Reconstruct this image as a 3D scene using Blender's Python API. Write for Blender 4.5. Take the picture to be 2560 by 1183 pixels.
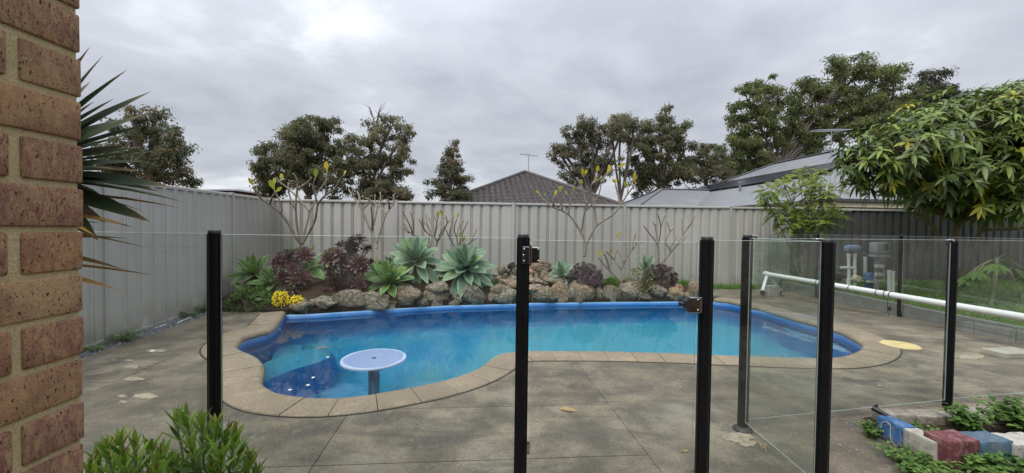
import bpy, bmesh, math, random
import numpy as np
from mathutils import Vector, Matrix, Euler, noise
from mathutils.geometry import tessellate_polygon, delaunay_2d_cdt

random.seed(7); RNG = np.random.default_rng(11)
for o in list(bpy.data.objects): bpy.data.objects.remove(o)
SC = bpy.context.scene
C = SC.collection
R = math.radians

# ------------------------------------------------------------------ camera
FPX, CX, CY = 1000.0, 1280.0, 591.5          # focal length in photo pixels
EYE = Vector((0, 0, 1.23))
PITCH, ROLL = math.atan(21.5 / 1000), 0.0133
_f = Vector((0, math.cos(PITCH), -math.sin(PITCH)))
_u0 = Vector((0, math.sin(PITCH), math.cos(PITCH))); _r0 = Vector((1, 0, 0))
_r = _r0 * math.cos(ROLL) + _u0 * math.sin(ROLL)
_u = _u0 * math.cos(ROLL) - _r0 * math.sin(ROLL)
cam = bpy.data.cameras.new('camera'); cam.sensor_width = 36; cam.lens = 36 * FPX / 2560
cam.clip_start = 0.02; cam.clip_end = 2000
camo = bpy.data.objects.new('camera', cam); C.objects.link(camo)
camo.matrix_world = Matrix(((_r.x, _u.x, -_f.x, EYE.x), (_r.y, _u.y, -_f.y, EYE.y), (_r.z, _u.z, -_f.z, EYE.z), (0, 0, 0, 1)))
SC.camera = camo

# ------------------------------------------------------------------ sky and sun (overcast)
W = bpy.data.worlds.new('World'); SC.world = W; W.use_nodes = True
SUN_EL, SUN_AZ = R(56), R(-138)               # azimuth from +Y, negative = to the left
def build_world():
    nt = W.node_tree; nt.nodes.clear(); N = nt.nodes.new; L = nt.links.new
    out = N('ShaderNodeOutputWorld')
    sky = N('ShaderNodeTexSky'); sky.sky_type = 'NISHITA'; sky.sun_disc = False
    sky.sun_elevation = SUN_EL; sky.sun_rotation = SUN_AZ
    b1 = N('ShaderNodeBackground'); b1.inputs[1].default_value = 0.10
    L(sky.outputs[0], b1.inputs[0])
    tc = N('ShaderNodeTexCoord'); sep = N('ShaderNodeSeparateXYZ'); L(tc.outputs['Generated'], sep.inputs[0])
    def M(op, a, b=None, c=None):
        n = N('ShaderNodeMath'); n.operation = op
        for i, x in enumerate((a, b, c)):
            if x is None: continue
            if isinstance(x, (int, float)): n.inputs[i].default_value = x
            else: L(x, n.inputs[i])
        return n.outputs[0]
    z = M('MAXIMUM', sep.outputs[2], 0.0)
    den = M('ADD', z, 0.22)
    cmb = N('ShaderNodeCombineXYZ'); L(M('DIVIDE', sep.outputs[0], den), cmb.inputs[0]); L(M('DIVIDE', sep.outputs[1], den), cmb.inputs[1])
    cmb.inputs[2].default_value = CLOUD_SEED
    n1 = N('ShaderNodeTexNoise'); n1.inputs['Scale'].default_value = 0.75; n1.inputs['Detail'].default_value = 7; n1.inputs['Roughness'].default_value = .52; n1.inputs['Distortion'].default_value = .5
    n2 = N('ShaderNodeTexNoise'); n2.inputs['Scale'].default_value = 2.6; n2.inputs['Detail'].default_value = 8; n2.inputs['Roughness'].default_value = .55; n2.inputs['Distortion'].default_value = .3
    L(cmb.outputs[0], n1.inputs['Vector']); L(cmb.outputs[0], n2.inputs['Vector'])
    mixf = M('ADD', M('MULTIPLY', n1.outputs[0], .68), M('MULTIPLY', n2.outputs[0], .32))
    rp = N('ShaderNodeValToRGB'); L(mixf, rp.inputs[0])
    e = rp.color_ramp.elements
    e[0].position = .38; e[0].color = (.415, .437, .49, 1)
    e[1].position = .66; e[1].color = (.93, .96, 1.0, 1)
    a = e.new(.52); a.color = (.56, .585, .645, 1)
    # overcast luminance: brighter towards the zenith (CIE overcast), in view only the low sky
    cie = M('ADD', M('MULTIPLY', M('MULTIPLY', z, z), 2.1), .90)
    vm = N('ShaderNodeVectorMath'); vm.operation = 'SCALE'; L(rp.outputs[0], vm.inputs[0]); L(cie, vm.inputs['Scale'])
    b2 = N('ShaderNodeBackground'); b2.inputs[1].default_value = SKY_STRENGTH
    L(vm.outputs[0], b2.inputs[0])
    mx = N('ShaderNodeMixShader'); mx.inputs[0].default_value = .96
    L(b1.outputs[0], mx.inputs[1]); L(b2.outputs[0], mx.inputs[2]); L(mx.outputs[0], out.inputs[0])
SKY_STRENGTH = 0.57; CLOUD_SEED = 3.1
build_world()
sl = bpy.data.lights.new('sun', 'SUN'); sl.energy = 1.5; sl.angle = R(40); sl.color = (1, .965, .92)
so = bpy.data.objects.new('sun', sl); C.objects.link(so)
sd = Vector((math.sin(SUN_AZ) * math.cos(SUN_EL), math.cos(SUN_AZ) * math.cos(SUN_EL), math.sin(SUN_EL)))
so.rotation_euler = (-sd).to_track_quat('-Z', 'Y').to_euler(); so.location = sd * 30
vs = SC.view_settings; vs.view_transform = 'Standard'; vs.look = 'None'; vs.gamma = 1; vs.use_curve_mapping = False
vs.exposure = 0.97
SC.render.engine = 'CYCLES'
SC.cycles.transparent_max_bounces = 24; SC.cycles.max_bounces = 8; SC.cycles.use_denoising = True
SC.cycles.caustics_reflective = False; SC.cycles.caustics_refractive = True; SC.cycles.blur_glossy = 1.0; SC.cycles.sample_clamp_indirect = 6

# ------------------------------------------------------------------ pixel <-> place
def ray(px, py): return _f + _r * ((px - CX) / FPX) + _u * ((CY - py) / FPX)
def at(px, py, D):                            # the point seen at that pixel, D metres ahead
    d = ray(px, py); return EYE + d * (D / d.y)
def on(px, py, z=0.0):                        # the point seen at that pixel, at height z
    d = ray(px, py); return EYE + d * ((z - EYE.z) / d.z)

def onw(px, py, z, zw=-.105):                 # the same below the pool's surface, with the bend of the ray
    p = on(px, py, zw); d = ray(px, py).normalized(); h = Vector((d.x, d.y, 0)); si = h.length / 1.33; h.normalize()
    d = h * si + Vector((0, 0, -math.sqrt(1 - si * si))); return p + d * ((z - zw) / d.z)

# ------------------------------------------------------------------ mesh helpers
_bb = {}
def bevbox(b, seg=1):
    """unit-less chamfered box cache: verts scaled later keep bevel size b"""
    return None
def box_geo(sx, sy, sz, b=0.0, seg=1):
    k = (round(sx, 5), round(sy, 5), round(sz, 5), round(b, 5), seg)
    if k not in _bb:
        bm = bmesh.new(); bmesh.ops.create_cube(bm, size=1)
        bmesh.ops.scale(bm, vec=(sx, sy, sz), verts=bm.verts)
        if b > 0: bmesh.ops.bevel(bm, geom=bm.edges[:], offset=b, segments=seg, affect='EDGES', profile=.5)
        bm.verts.index_update()
        _bb[k] = ([v.co.copy() for v in bm.verts], [[v.index for v in f.verts] for f in bm.faces]); bm.free()
    return _bb[k]

class MB:
    def __init__(s): s.v = []; s.f = []; s.m = []
    def add(s, vs, fs, mi=0):
        n = len(s.v); s.v.extend([tuple(v) for v in vs]); s.f.extend([[i + n for i in f] for f in fs]); s.m.extend([mi] * len(fs)); return s
    def box(s, c, size, rot=None, b=0.0, mi=0, seg=1):
        vs, fs = box_geo(*size, b, seg); c = Vector(c)
        if rot is not None and not isinstance(rot, Matrix): rot = Euler(rot).to_matrix()
        return s.add([(rot @ v if rot is not None else v) + c for v in vs], fs, mi)
    def bar(s, p, q, w, h, b=0.0, mi=0):       # box from p to q, w across, h high
        p = Vector(p); q = Vector(q); d = q - p
        return s.box((p + q) / 2, (d.length, w, h), d.to_track_quat('X', 'Z').to_matrix(), b, mi)
    def tube(s, pts, rad, n=8, mi=0, cap=True):
        pts = [Vector(p) for p in pts]
        if isinstance(rad, (int, float)): rad = [rad] * len(pts)
        T = []
        for i in range(len(pts)):
            d = pts[min(i + 1, len(pts) - 1)] - pts[max(i - 1, 0)]
            T.append(d.normalized() if d.length > 1e-9 else Vector((0, 0, 1)))
        a = T[0].orthogonal().normalized(); vs = []
        for i, p in enumerate(pts):
            a = (a - T[i] * a.dot(T[i])); a = a.normalized() if a.length > 1e-6 else T[i].orthogonal().normalized()
            b2 = T[i].cross(a)
            for k in range(n):
                t = 2 * math.pi * k / n; vs.append(p + (a * math.cos(t) + b2 * math.sin(t)) * rad[i])
        fs = []
        for i in range(len(pts) - 1):
            for k in range(n):
                k2 = (k + 1) % n; fs.append([i * n + k, i * n + k2, (i + 1) * n + k2, (i + 1) * n + k])
        if cap: fs.append(list(range(n))[::-1]); fs.append([(len(pts) - 1) * n + k for k in range(n)])
        return s.add(vs, fs, mi)
    def lathe(s, prof, c=(0, 0, 0), n=16, mi=0, axis=None):   # prof: (r, z)
        c = Vector(c); q = Vector(axis).to_track_quat('Z', 'Y').to_matrix() if axis is not None else None
        vs = []
        for r, z in prof:
            for k in range(n):
                t = 2 * math.pi * k / n; v = Vector((r * math.cos(t), r * math.sin(t), z))
                vs.append((q @ v if q else v) + c)
        fs = [[i * n + k, i * n + (k + 1) % n, (i + 1) * n + (k + 1) % n, (i + 1) * n + k] for i in range(len(prof) - 1) for k in range(n)]
        fs.append(list(range(n))[::-1]); fs.append([(len(prof) - 1) * n + k for k in range(n)])
        return s.add(vs, fs, mi)
    def poly(s, pts, mi=0): return s.add(pts, [list(range(len(pts)))], mi)
    def prism(s, pts, z0, z1, mi=0):           # vertical prism over a simple polygon
        n = len(pts); tri = tessellate_polygon([[Vector((p[0], p[1], 0)) for p in pts]])
        vs = [(p[0], p[1], z0) for p in pts] + [(p[0], p[1], z1) for p in pts]
        ar = sum(pts[i][0] * pts[(i + 1) % n][1] - pts[(i + 1) % n][0] * pts[i][1] for i in range(n))
        fs = []
        for t in tri:
            a, b2, c2 = t
            cr = (pts[b2][0] - pts[a][0]) * (pts[c2][1] - pts[a][1]) - (pts[b2][1] - pts[a][1]) * (pts[c2][0] - pts[a][0])
            if cr < 0: b2, c2 = c2, b2
            fs.append([n + a, n + b2, n + c2]); fs.append([a, c2, b2])
        for i in range(n):
            j = (i + 1) % n
            fs.append([i, j, n + j, n + i] if ar > 0 else [j, i, n + i, n + j])
        return s.add(vs, fs, mi)
    def mesh(s, name, mats, smooth=False):
        me = bpy.data.meshes.new(name); me.from_pydata(s.v, [], s.f)
        for m in (mats if isinstance(mats, (list, tuple)) else [mats]): me.materials.append(m)
        if max(s.m or [0]) > 0: me.polygons.foreach_set('material_index', s.m)
        if smooth: me.polygons.foreach_set('use_smooth', [True] * len(me.polygons))
        me.update(); return me
    def build(s, name, mats, parent=None, smooth=False, angle=None):
        o = obj(name, s.mesh(name, mats, smooth or angle is not None), parent)
        if angle is not None: o.data.set_sharp_from_angle(angle=R(angle))
        return o
def obj(name, me, parent=None):
    o = bpy.data.objects.new(name, me); C.objects.link(o)
    if parent is not None: o.parent = parent
    return o
def tag(o, label=None, cat=None, group=None, kind=None):
    if label: o['label'] = label
    if cat: o['category'] = cat
    if group: o['group'] = group
    if kind: o['kind'] = kind
    return o
def thing(name, label, cat, loc=(0, 0, 0), rz=0, group=None):
    o = bpy.data.objects.new(name, None); C.objects.link(o); o.location = loc; o.rotation_euler = (0, 0, rz)
    o.empty_display_size = .1
    return tag(o, label, cat, group)
def struct(name, me, label=None): return tag(obj(name, me), label, None, None, 'structure')

# leaves: many blades in one mesh; P base points, Dv directions, Up normals
def leaf_mesh(name, P, Dv, Up, Ln, Wd, prof, mats, droop=0.0, gutter=0.0, curl=0.0, rnd=None, three=False):
    P = np.asarray(P, float); Dv = np.asarray(Dv, float); Up = np.asarray(Up, float); n = len(P)
    Ln = np.broadcast_to(np.asarray(Ln, float), (n,)); Wd = np.broadcast_to(np.asarray(Wd, float), (n,))
    droop = np.broadcast_to(np.asarray(droop, float), (n,))
    Dv = Dv / (np.linalg.norm(Dv, axis=1, keepdims=True) + 1e-9)
    S = np.cross(Dv, Up); S /= (np.linalg.norm(S, axis=1, keepdims=True) + 1e-9)
    Nn = np.cross(S, Dv)
    K = len(prof); A = 3 if three else 2
    V = np.zeros((n, K, A, 3))
    for k, (t, w) in enumerate(prof):
        c = P + Dv * (t * Ln)[:, None] + Nn * (curl * t * t * Ln)[:, None]
        c[:, 2] -= droop * (t ** 2) * Ln
        h = (w * Wd / 2)[:, None]
        V[:, k, 0] = c + S * h + Nn * (gutter * h); V[:, k, A - 1] = c - S * h + Nn * (gutter * h)
        if three: V[:, k, 1] = c
    base = np.arange(n)[:, None, None, None] * (K * A)
    q = []
    for k in range(K - 1):
        for a in range(A - 1):
            i = k * A + a; q.append([i, i + 1, i + A + 1, i + A])
    q = np.array(q)
    F = (np.arange(n)[:, None, None] * (K * A) + q[None]).reshape(-1, 4)
    me = bpy.data.meshes.new(name)
    me.vertices.add(n * K * A); me.vertices.foreach_set('co', V.reshape(-1))
    me.loops.add(len(F) * 4); me.loops.foreach_set('vertex_index', F.reshape(-1).astype(np.int32))
    me.polygons.add(len(F)); me.polygons.foreach_set('loop_start', np.arange(0, len(F) * 4, 4, dtype=np.int32))
    me.polygons.foreach_set('use_smooth', np.ones(len(F), bool))
    me.update(calc_edges=True)
    if rnd is None: rnd = RNG.random(n)
    at_ = me.attributes.new('rnd', 'FLOAT', 'FACE'); at_.data.foreach_set('value', np.repeat(np.asarray(rnd, float), len(q)).astype(np.float32))
    tv = np.tile(np.repeat(np.array([p[0] for p in prof]), A), n).astype(np.float32)
    a2 = me.attributes.new('along', 'FLOAT', 'POINT'); a2.data.foreach_set('value', tv)
    if three:
        ev = np.tile(np.array([1., 0., 1.]), n * K).astype(np.float32)
        a3 = me.attributes.new('edge', 'FLOAT', 'POINT'); a3.data.foreach_set('value', ev)
    for m in (mats if isinstance(mats, (list, tuple)) else [mats]): me.materials.append(m)
    return me
def leaf_parts(parent, k, name, P, Dv, Up, Ln, Wd, prof, mats, droop=0.0, rnd=None, rest='foliage', key=None, **kw):
    """the k leaves that show largest become parts of their own, the rest one joined part"""
    n = len(P); Ln = np.broadcast_to(np.asarray(Ln, float), (n,)); Wd = np.broadcast_to(np.asarray(Wd, float), (n,)); dr = np.broadcast_to(np.asarray(droop, float), (n,))
    rnd = RNG.random(n) if rnd is None else np.asarray(rnd, float); order = np.argsort(key) if key is not None else np.arange(n); own = order[:k]; oth = order[k:]
    P = np.asarray([tuple(p) for p in P]); Dv = np.asarray([tuple(p) for p in Dv]); Up = np.asarray([tuple(p) for p in Up])
    for i in own:
        o = obj(name, leaf_mesh(name, [P[i] * 0], [Dv[i]], [Up[i]], [Ln[i]], [Wd[i]], prof, mats, droop=[dr[i]], rnd=[rnd[i]], **kw), parent); o.location = tuple(P[i])
    if len(oth):
        o = obj(rest, leaf_mesh(rest, P[oth], Dv[oth], Up[oth], Ln[oth], Wd[oth], prof, mats, droop=dr[oth], rnd=rnd[oth], **kw), parent); o['kind'] = 'stuff'
def rdir(n):
    v = RNG.normal(size=(n, 3)); return v / np.linalg.norm(v, axis=1, keepdims=True)
DIAMOND = [(0, .12), (.45, 1), (1, .05)]
LANCE = [(0, .15), (.2, .75), (.45, 1), (.75, .7), (1, .04)]

# ------------------------------------------------------------------ materials
def lin(c):
    return tuple(((x / 12.92) if x <= .04045 else ((x + .055) / 1.055) ** 2.4) for x in c)
class NT:
    def __init__(s, name):
        s.m = bpy.data.materials.new(name); s.m.use_nodes = True; s.t = s.m.node_tree; s.t.nodes.clear()
        s.out = s.N('ShaderNodeOutputMaterial')
    def N(s, t, **k):
        n = s.t.nodes.new(t)
        for a, b in k.items(): setattr(n, a, b)
        return n
    def L(s, a, b): s.t.links.new(a, b)
    def val(s, sock, x):
        if x is None: return
        if hasattr(x, 'links'): s.L(x, sock)
        elif isinstance(x, (tuple, list)) and len(x) == 3 and sock.type == 'RGBA': sock.default_value = (*x, 1)
        else: sock.default_value = x
    def coord(s, kind='Object'):
        return s.N('ShaderNodeTexCoord').outputs[kind]
    def pos(s): return s.N('ShaderNodeNewGeometry').outputs['Position']
    def mapping(s, v, scale=(1, 1, 1), loc=(0, 0, 0)):
        m = s.N('ShaderNodeMapping'); s.L(v, m.inputs[0]); m.inputs['Scale'].default_value = scale; m.inputs['Location'].default_value = loc; return m.outputs[0]
    def noise(s, v, scale, detail=4, rough=.55, dist=0.0):
        n = s.N('ShaderNodeTexNoise'); s.L(v, n.inputs['Vector']); n.inputs['Scale'].default_value = scale; n.inputs['Detail'].default_value = detail
        n.inputs['Roughness'].default_value = rough; n.inputs['Distortion'].default_value = dist; return n.outputs[0]
    def vor(s, v, scale, feat='F1', out='Distance'):
        n = s.N('ShaderNodeTexVoronoi'); n.feature = feat; s.L(v, n.inputs['Vector']); n.inputs['Scale'].default_value = scale; return n.outputs[out]
    def ramp(s, f, stops, interp='LINEAR'):
        r = s.N('ShaderNodeValToRGB'); r.color_ramp.interpolation = interp; e = r.color_ramp.elements
        e[0].position, e[1].position = stops[0][0], stops[-1][0]
        fix = lambda c: (c, c, c, 1) if isinstance(c, (int, float)) else (*c, 1)
        e[0].color, e[1].color = fix(stops[0][1]), fix(stops[-1][1])
        for p, c in stops[1:-1]: x = e.new(p); x.color = fix(c)
        s.L(f, r.inputs[0]); return r.outputs[0]
    def mix(s, f, a, b, mode='MIX'):
        n = s.N('ShaderNodeMix'); n.data_type = 'RGBA'; n.blend_type = mode
        s.val(n.inputs[0], f); s.val(n.inputs[6], a); s.val(n.inputs[7], b); return n.outputs[2]
    def math(s, op, a, b=None):
        n = s.N('ShaderNodeMath', operation=op); s.val(n.inputs[0], a)
        if b is not None: s.val(n.inputs[1], b)
        return n.outputs[0]
    def bump(s, h, strength=.3, dist=.01, normal=None):
        b = s.N('ShaderNodeBump'); b.inputs['Strength'].default_value = strength; b.inputs['Distance'].default_value = dist; s.L(h, b.inputs['Height'])
        if normal: s.L(normal, b.inputs['Normal'])
        return b.outputs[0]
    def attr(s, name): return s.N('ShaderNodeAttribute', attribute_name=name).outputs['Fac']
    def objrnd(s): return s.N('ShaderNodeObjectInfo').outputs['Random']
    def pbr(s, col, rough=.6, bump=None, metal=0, spec=.5, trans=None, coat=0):
        p = s.N('ShaderNodeBsdfPrincipled'); s.val(p.inputs['Base Color'], col); s.val(p.inputs['Roughness'], rough); s.val(p.inputs['Metallic'], metal)
        p.inputs['Specular IOR Level'].default_value = spec; p.inputs['Coat Weight'].default_value = coat
        if bump: s.L(bump, p.inputs['Normal'])
        sh = p.outputs[0]
        if trans:
            t = s.N('ShaderNodeBsdfTranslucent'); s.val(t.inputs[0], col); mx = s.N('ShaderNodeMixShader'); mx.inputs[0].default_value = trans
            s.L(sh, mx.inputs[1]); s.L(t.outputs[0], mx.inputs[2]); sh = mx.outputs[0]
        s.L(sh, s.out.inputs[0]); return s.m
def plain(name, c, rough=.5, metal=0, spec=.5, var=.12, scale=6, bump=0, coat=0):
    n = NT(name); v = n.coord(); f = n.noise(v, scale, 6)
    lo = tuple(x * (1 - var) for x in c); hi = tuple(min(1, x * (1 + var)) for x in c)
    col = n.ramp(f, [(.3, lo), (.7, hi)])
    r = n.ramp(n.noise(v, scale * 3, 3), [(.3, max(.02, rough - .08)), (.7, min(1, rough + .08))])
    return n.pbr(col, r, n.bump(n.noise(v, scale * 14, 4), bump, .004) if bump else None, metal, spec, None, coat)
def leafmat(name, cols, rough=.42, trans=.25, spec=.35, tip=None, edge=None):
    n = NT(name); r = n.attr('rnd'); k = len(cols)
    col = n.ramp(r, [(i / (k - 1), c) for i, c in enumerate(cols)])
    v = n.coord(); col = n.mix(.35, col, n.mix(1, col, n.ramp(n.noise(v, 9, 3), [(.3, .55), (.7, 1.35)]), 'MULTIPLY'))
    if tip: col = n.mix(n.ramp(n.attr('along'), [(tip[1], 0.0), (1, 1.0)]), col, tip[0])
    if edge: col = n.mix(n.ramp(n.attr('edge'), [(edge[1], 0.0), (1, 1.0)]), col, edge[0])
    return n.pbr(col, rough, None, 0, spec, trans)

def mat_concrete():
    n = NT('aged_concrete'); p = n.pos()
    big = n.noise(p, .55, 5, .6, .6); mid = n.noise(p, 3.2, 6, .62); fine = n.noise(p, 60, 5, .7); sp = n.noise(p, 170, 2, .5)
    c = n.ramp(big, [(.36, (.138, .115, .081)), (.5, (.235, .197, .141)), (.64, (.325, .275, .196))])
    c = n.mix(n.ramp(mid, [(.38, .85), (.60, 0.0)]), c, (.078, .069, .055))
    c = n.mix(n.ramp(n.noise(n.mapping(p, (1, 1, 1), (4, 2, 0)), 1.4, 5, .6), [(.56, 0.0), (.72, .5)]), c, (.33, .305, .25))
    c = n.mix(.5, c, n.mix(1, c, n.ramp(n.objrnd(), [(0, .78), (1, 1.22)]), 'MULTIPLY'))
    c = n.mix(n.ramp(n.noise(n.mapping(p, (.9, 3.2, 1), (2, 9, 0)), 1.6, 6, .66, 1.0), [(.50, 0.0), (.66, .7)]), c, (.085, .078, .066))
    c = n.mix(n.ramp(n.noise(n.mapping(p, (1, 1, 1), (11, 5, 0)), 7, 6, .7, .5), [(.55, 0.0), (.70, .45)]), c, (.31, .27, .20))
    c = n.mix(n.ramp(fine, [(.40, .5), (.58, 0.0)]), c, n.mix(1, c, (.45, .45, .45), 'MULTIPLY'))
    c = n.mix(n.ramp(sp, [(.66, 0.0), (.72, .35)]), c, (.42, .40, .34))
    pit = n.ramp(n.vor(p, 42), [(.0, 0.0), (.16, 1.0)])
    c = n.mix(n.ramp(n.vor(p, 9), [(.02, .6), (.04, 0.0)]), c, (.52, .50, .44))
    h = n.math('ADD', n.math('MULTIPLY', fine, .8), n.math('MULTIPLY', pit, .35))
    return n.pbr(c, n.ramp(mid, [(.3, .62), (.7, .85)]), n.bump(h, .55, .006), 0, .3)
def mat_coping():
    n = NT('sandstone_paver'); p = n.pos(); rn = n.objrnd()
    big = n.noise(p, 1.2, 5, .6); fine = n.noise(p, 70, 5, .7)
    c = n.ramp(rn, [(0, (.255, .205, .145)), (.5, (.325, .262, .185)), (1, (.29, .24, .178))])
    c = n.mix(n.ramp(big, [(.35, .7), (.65, 0.0)]), c, (.19, .155, .115))
    c = n.mix(n.ramp(n.noise(p, 5, 5, .6), [(.52, 0.0), (.7, .55)]), c, (.43, .35, .245))
    c = n.mix(n.ramp(fine, [(.35, .7), (.55, 0.0)]), c, (.13, .10, .072))
    return n.pbr(c, .8, n.bump(n.math('ADD', fine, n.noise(p, 200, 2)), .45, .004), 0, .25)
def mat_brick():
    n = NT('clay_brick'); v = n.coord(); rn = n.objrnd(); p = n.pos()
    c = n.ramp(rn, [(0, (.32, .125, .062)), (.2, (.42, .27, .145)), (.4, (.25, .12, .095)), (.6, (.34, .165, .09)), (.8, (.43, .28, .15)), (1, (.24, .115, .085))])
    st = n.noise(n.mapping(p, (60, 60, 22)), 1.5, 7, .72, 1.0)
    c = n.mix(n.ramp(st, [(.42, 0.0), (.58, .75)]), c, (.45, .30, .155))
    c = n.mix(n.ramp(n.noise(p, 14, 4), [(.45, 0.0), (.65, .6)]), c, (.20, .10, .075))
    pit = n.noise(n.mapping(p, (1, 1, .5)), 210, 4, .7, .6)
    hole = n.ramp(pit, [(.33, 1.0), (.40, 0.0)])
    c = n.mix(hole, c, (.045, .022, .015))
    c = n.mix(n.ramp(n.noise(p, 300, 2), [(.66, 0.0), (.72, .8)]), c, (.5, .42, .33))
    h = n.math('SUBTRACT', n.math('ADD', n.math('MULTIPLY', st, .9), n.math('MULTIPLY', n.noise(p, 240, 4, .7), .6)), n.math('MULTIPLY', hole, 1.3))
    return n.pbr(c, .88, n.bump(h, .9, .006), 0, .2)
def mat_mortar():
    n = NT('cream_mortar'); p = n.pos(); f = n.noise(p, 260, 4, .75); g = n.noise(p, 20, 4)
    c = n.ramp(g, [(.3, (.46, .375, .205)), (.7, (.60, .505, .30))])
    c = n.mix(n.ramp(f, [(.35, .6), (.6, 0.0)]), c, (.28, .22, .11))
    return n.pbr(c, .95, n.bump(f, .9, .004), 0, .15)
def mat_rock(name='rock', cols=None, rust=.8):
    n = NT(name); v = n.coord(); rn = n.objrnd(); p = n.pos()
    c = n.ramp(rn, cols or [(0, (.20, .16, .115)), (.25, (.37, .26, .155)), (.5, (.28, .25, .18)), (.75, (.42, .235, .12)), (1, (.33, .25, .17))])
    c = n.mix(n.ramp(n.noise(p, 9, 6, .65, 1.2), [(.42, 0.0), (.62, .85)]), c, (.36, .345, .265))
    c = n.mix(n.ramp(n.noise(n.mapping(p, (1, 1, 1), (7, 3, 1)), 7, 5, .6), [(.55, 0.0), (.68, rust)]), c, (.33, .15, .075))
    c = n.mix(n.ramp(n.noise(p, 26, 6, .7), [(.36, .85), (.52, 0.0)]), c, (.055, .047, .037))
    crack = n.ramp(n.vor(n.mapping(p, (1, 1, 1.8)), 6.5, 'DISTANCE_TO_EDGE'), [(.0, 0.0), (.03, 1.0)])
    c = n.mix(n.math('MULTIPLY', n.math('SUBTRACT', 1.0, crack), .8), c, (.035, .03, .024))
    h = n.math('ADD', n.math('ADD', n.noise(n.mapping(p, (1, 1, 2.2)), 16, 7, .7), n.math('MULTIPLY', n.noise(p, 70, 4, .7), .5)), n.math('MULTIPLY', crack, .5))
    return n.pbr(c, .9, n.bump(h, 1.0, .04), 0, .2)
def mat_fence():
    n = NT('grey_steel_sheet'); p = n.pos()
    c = n.ramp(n.noise(p, 1.1, 5), [(.3, (.385, .375, .345)), (.7, (.435, .425, .392))])
    c = n.mix(n.ramp(n.noise(n.mapping(p, (9, 9, .8)), 1, 4), [(.5, 0.0), (.75, .3)]), c, (.31, .298, .268))
    c = n.mix(1, c, n.ramp(n.objrnd(), [(0, .90), (1, 1.06)]), 'MULTIPLY')
    c = n.mix(n.ramp(n.noise(n.mapping(p, (14, 14, .5), (3, 1, 0)), 1.2, 5, .65), [(.56, 0.0), (.76, .35)]), c, (.47, .46, .42))
    z = n.N('ShaderNodeSeparateXYZ'); n.L(p, z.inputs[0])
    dirt = n.math('MULTIPLY', n.ramp(z.outputs[2], [(.0, .75), (.32, 0.0)]), n.ramp(n.noise(p, 5, 5), [(.35, 0.0), (.65, 1.0)]))
    c = n.mix(dirt, c, (.17, .155, .125))
    return n.pbr(c, .52, None, 0, .35)
def mat_glass(name, tint, refl=1.0, ior=1.5):
    n = NT(name); t = n.N('ShaderNodeBsdfTransparent'); t.inputs[0].default_value = (*tint, 1)
    g = n.N('ShaderNodeBsdfGlossy'); g.inputs['Roughness'].default_value = 0.004; g.inputs[0].default_value = (refl, refl, refl, 1)
    f = n.N('ShaderNodeFresnel')                 # same reflectance on the way in and out of the pane
    bf = n.N('ShaderNodeNewGeometry').outputs['Backfacing']; n.L(n.math('ADD', ior, n.math('MULTIPLY', bf, 1 / ior - ior)), f.inputs[0])
    mx = n.N('ShaderNodeMixShader'); n.L(f.outputs[0], mx.inputs[0]); n.L(t.outputs[0], mx.inputs[1]); n.L(g.outputs[0], mx.inputs[2])
    # a thin film of dust and dried drops
    d = n.N('ShaderNodeBsdfDiffuse'); d.inputs[0].default_value = (.6, .6, .58, 1)
    p = n.pos(); dust = n.math('ADD', n.ramp(n.noise(p, 2.2, 6, .65), [(.45, .001), (.78, .040)]), n.math('MULTIPLY', n.ramp(n.vor(p, 55), [(.10, .07), (.16, 0.0)]), n.ramp(n.noise(p, 4, 3), [(.5, 0.0), (.65, 1.0)])))
    dust = n.math('ADD', dust, n.ramp(n.noise(n.mapping(p, (9, 9, .8)), 1.5, 5, .6), [(.55, 0.0), (.74, .022)]))
    m2 = n.N('ShaderNodeMixShader'); n.L(dust, m2.inputs[0]); n.L(mx.outputs[0], m2.inputs[1]); n.L(d.outputs[0], m2.inputs[2])
    n.L(m2.outputs[0], n.out.inputs[0]); return n.m
def mat_water():
    n = NT('pool_water'); p = n.pos()
    h = n.math('ADD', n.noise(n.mapping(p, (1, 1, 1)), 2.4, 3, .5, .4), n.math('MULTIPLY', n.noise(p, 9, 2, .5), .22))
    b = n.bump(h, .11, .02)
    t = n.N('ShaderNodeBsdfRefraction'); t.inputs['Color'].default_value = (.62, .93, .97, 1); t.inputs['IOR'].default_value = 1.33; t.inputs['Roughness'].default_value = 0; n.L(b, t.inputs['Normal'])
    g = n.N('ShaderNodeBsdfGlossy'); g.inputs['Roughness'].default_value = 0.01; n.L(b, g.inputs['Normal'])
    f = n.N('ShaderNodeFresnel'); f.inputs[0].default_value = 1.33; n.L(b, f.inputs['Normal'])
    mx = n.N('ShaderNodeMixShader'); n.L(f.outputs[0], mx.inputs[0]); n.L(t.outputs[0], mx.inputs[1]); n.L(g.outputs[0], mx.inputs[2])
    n.L(mx.outputs[0], n.out.inputs[0]); return n.m
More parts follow.
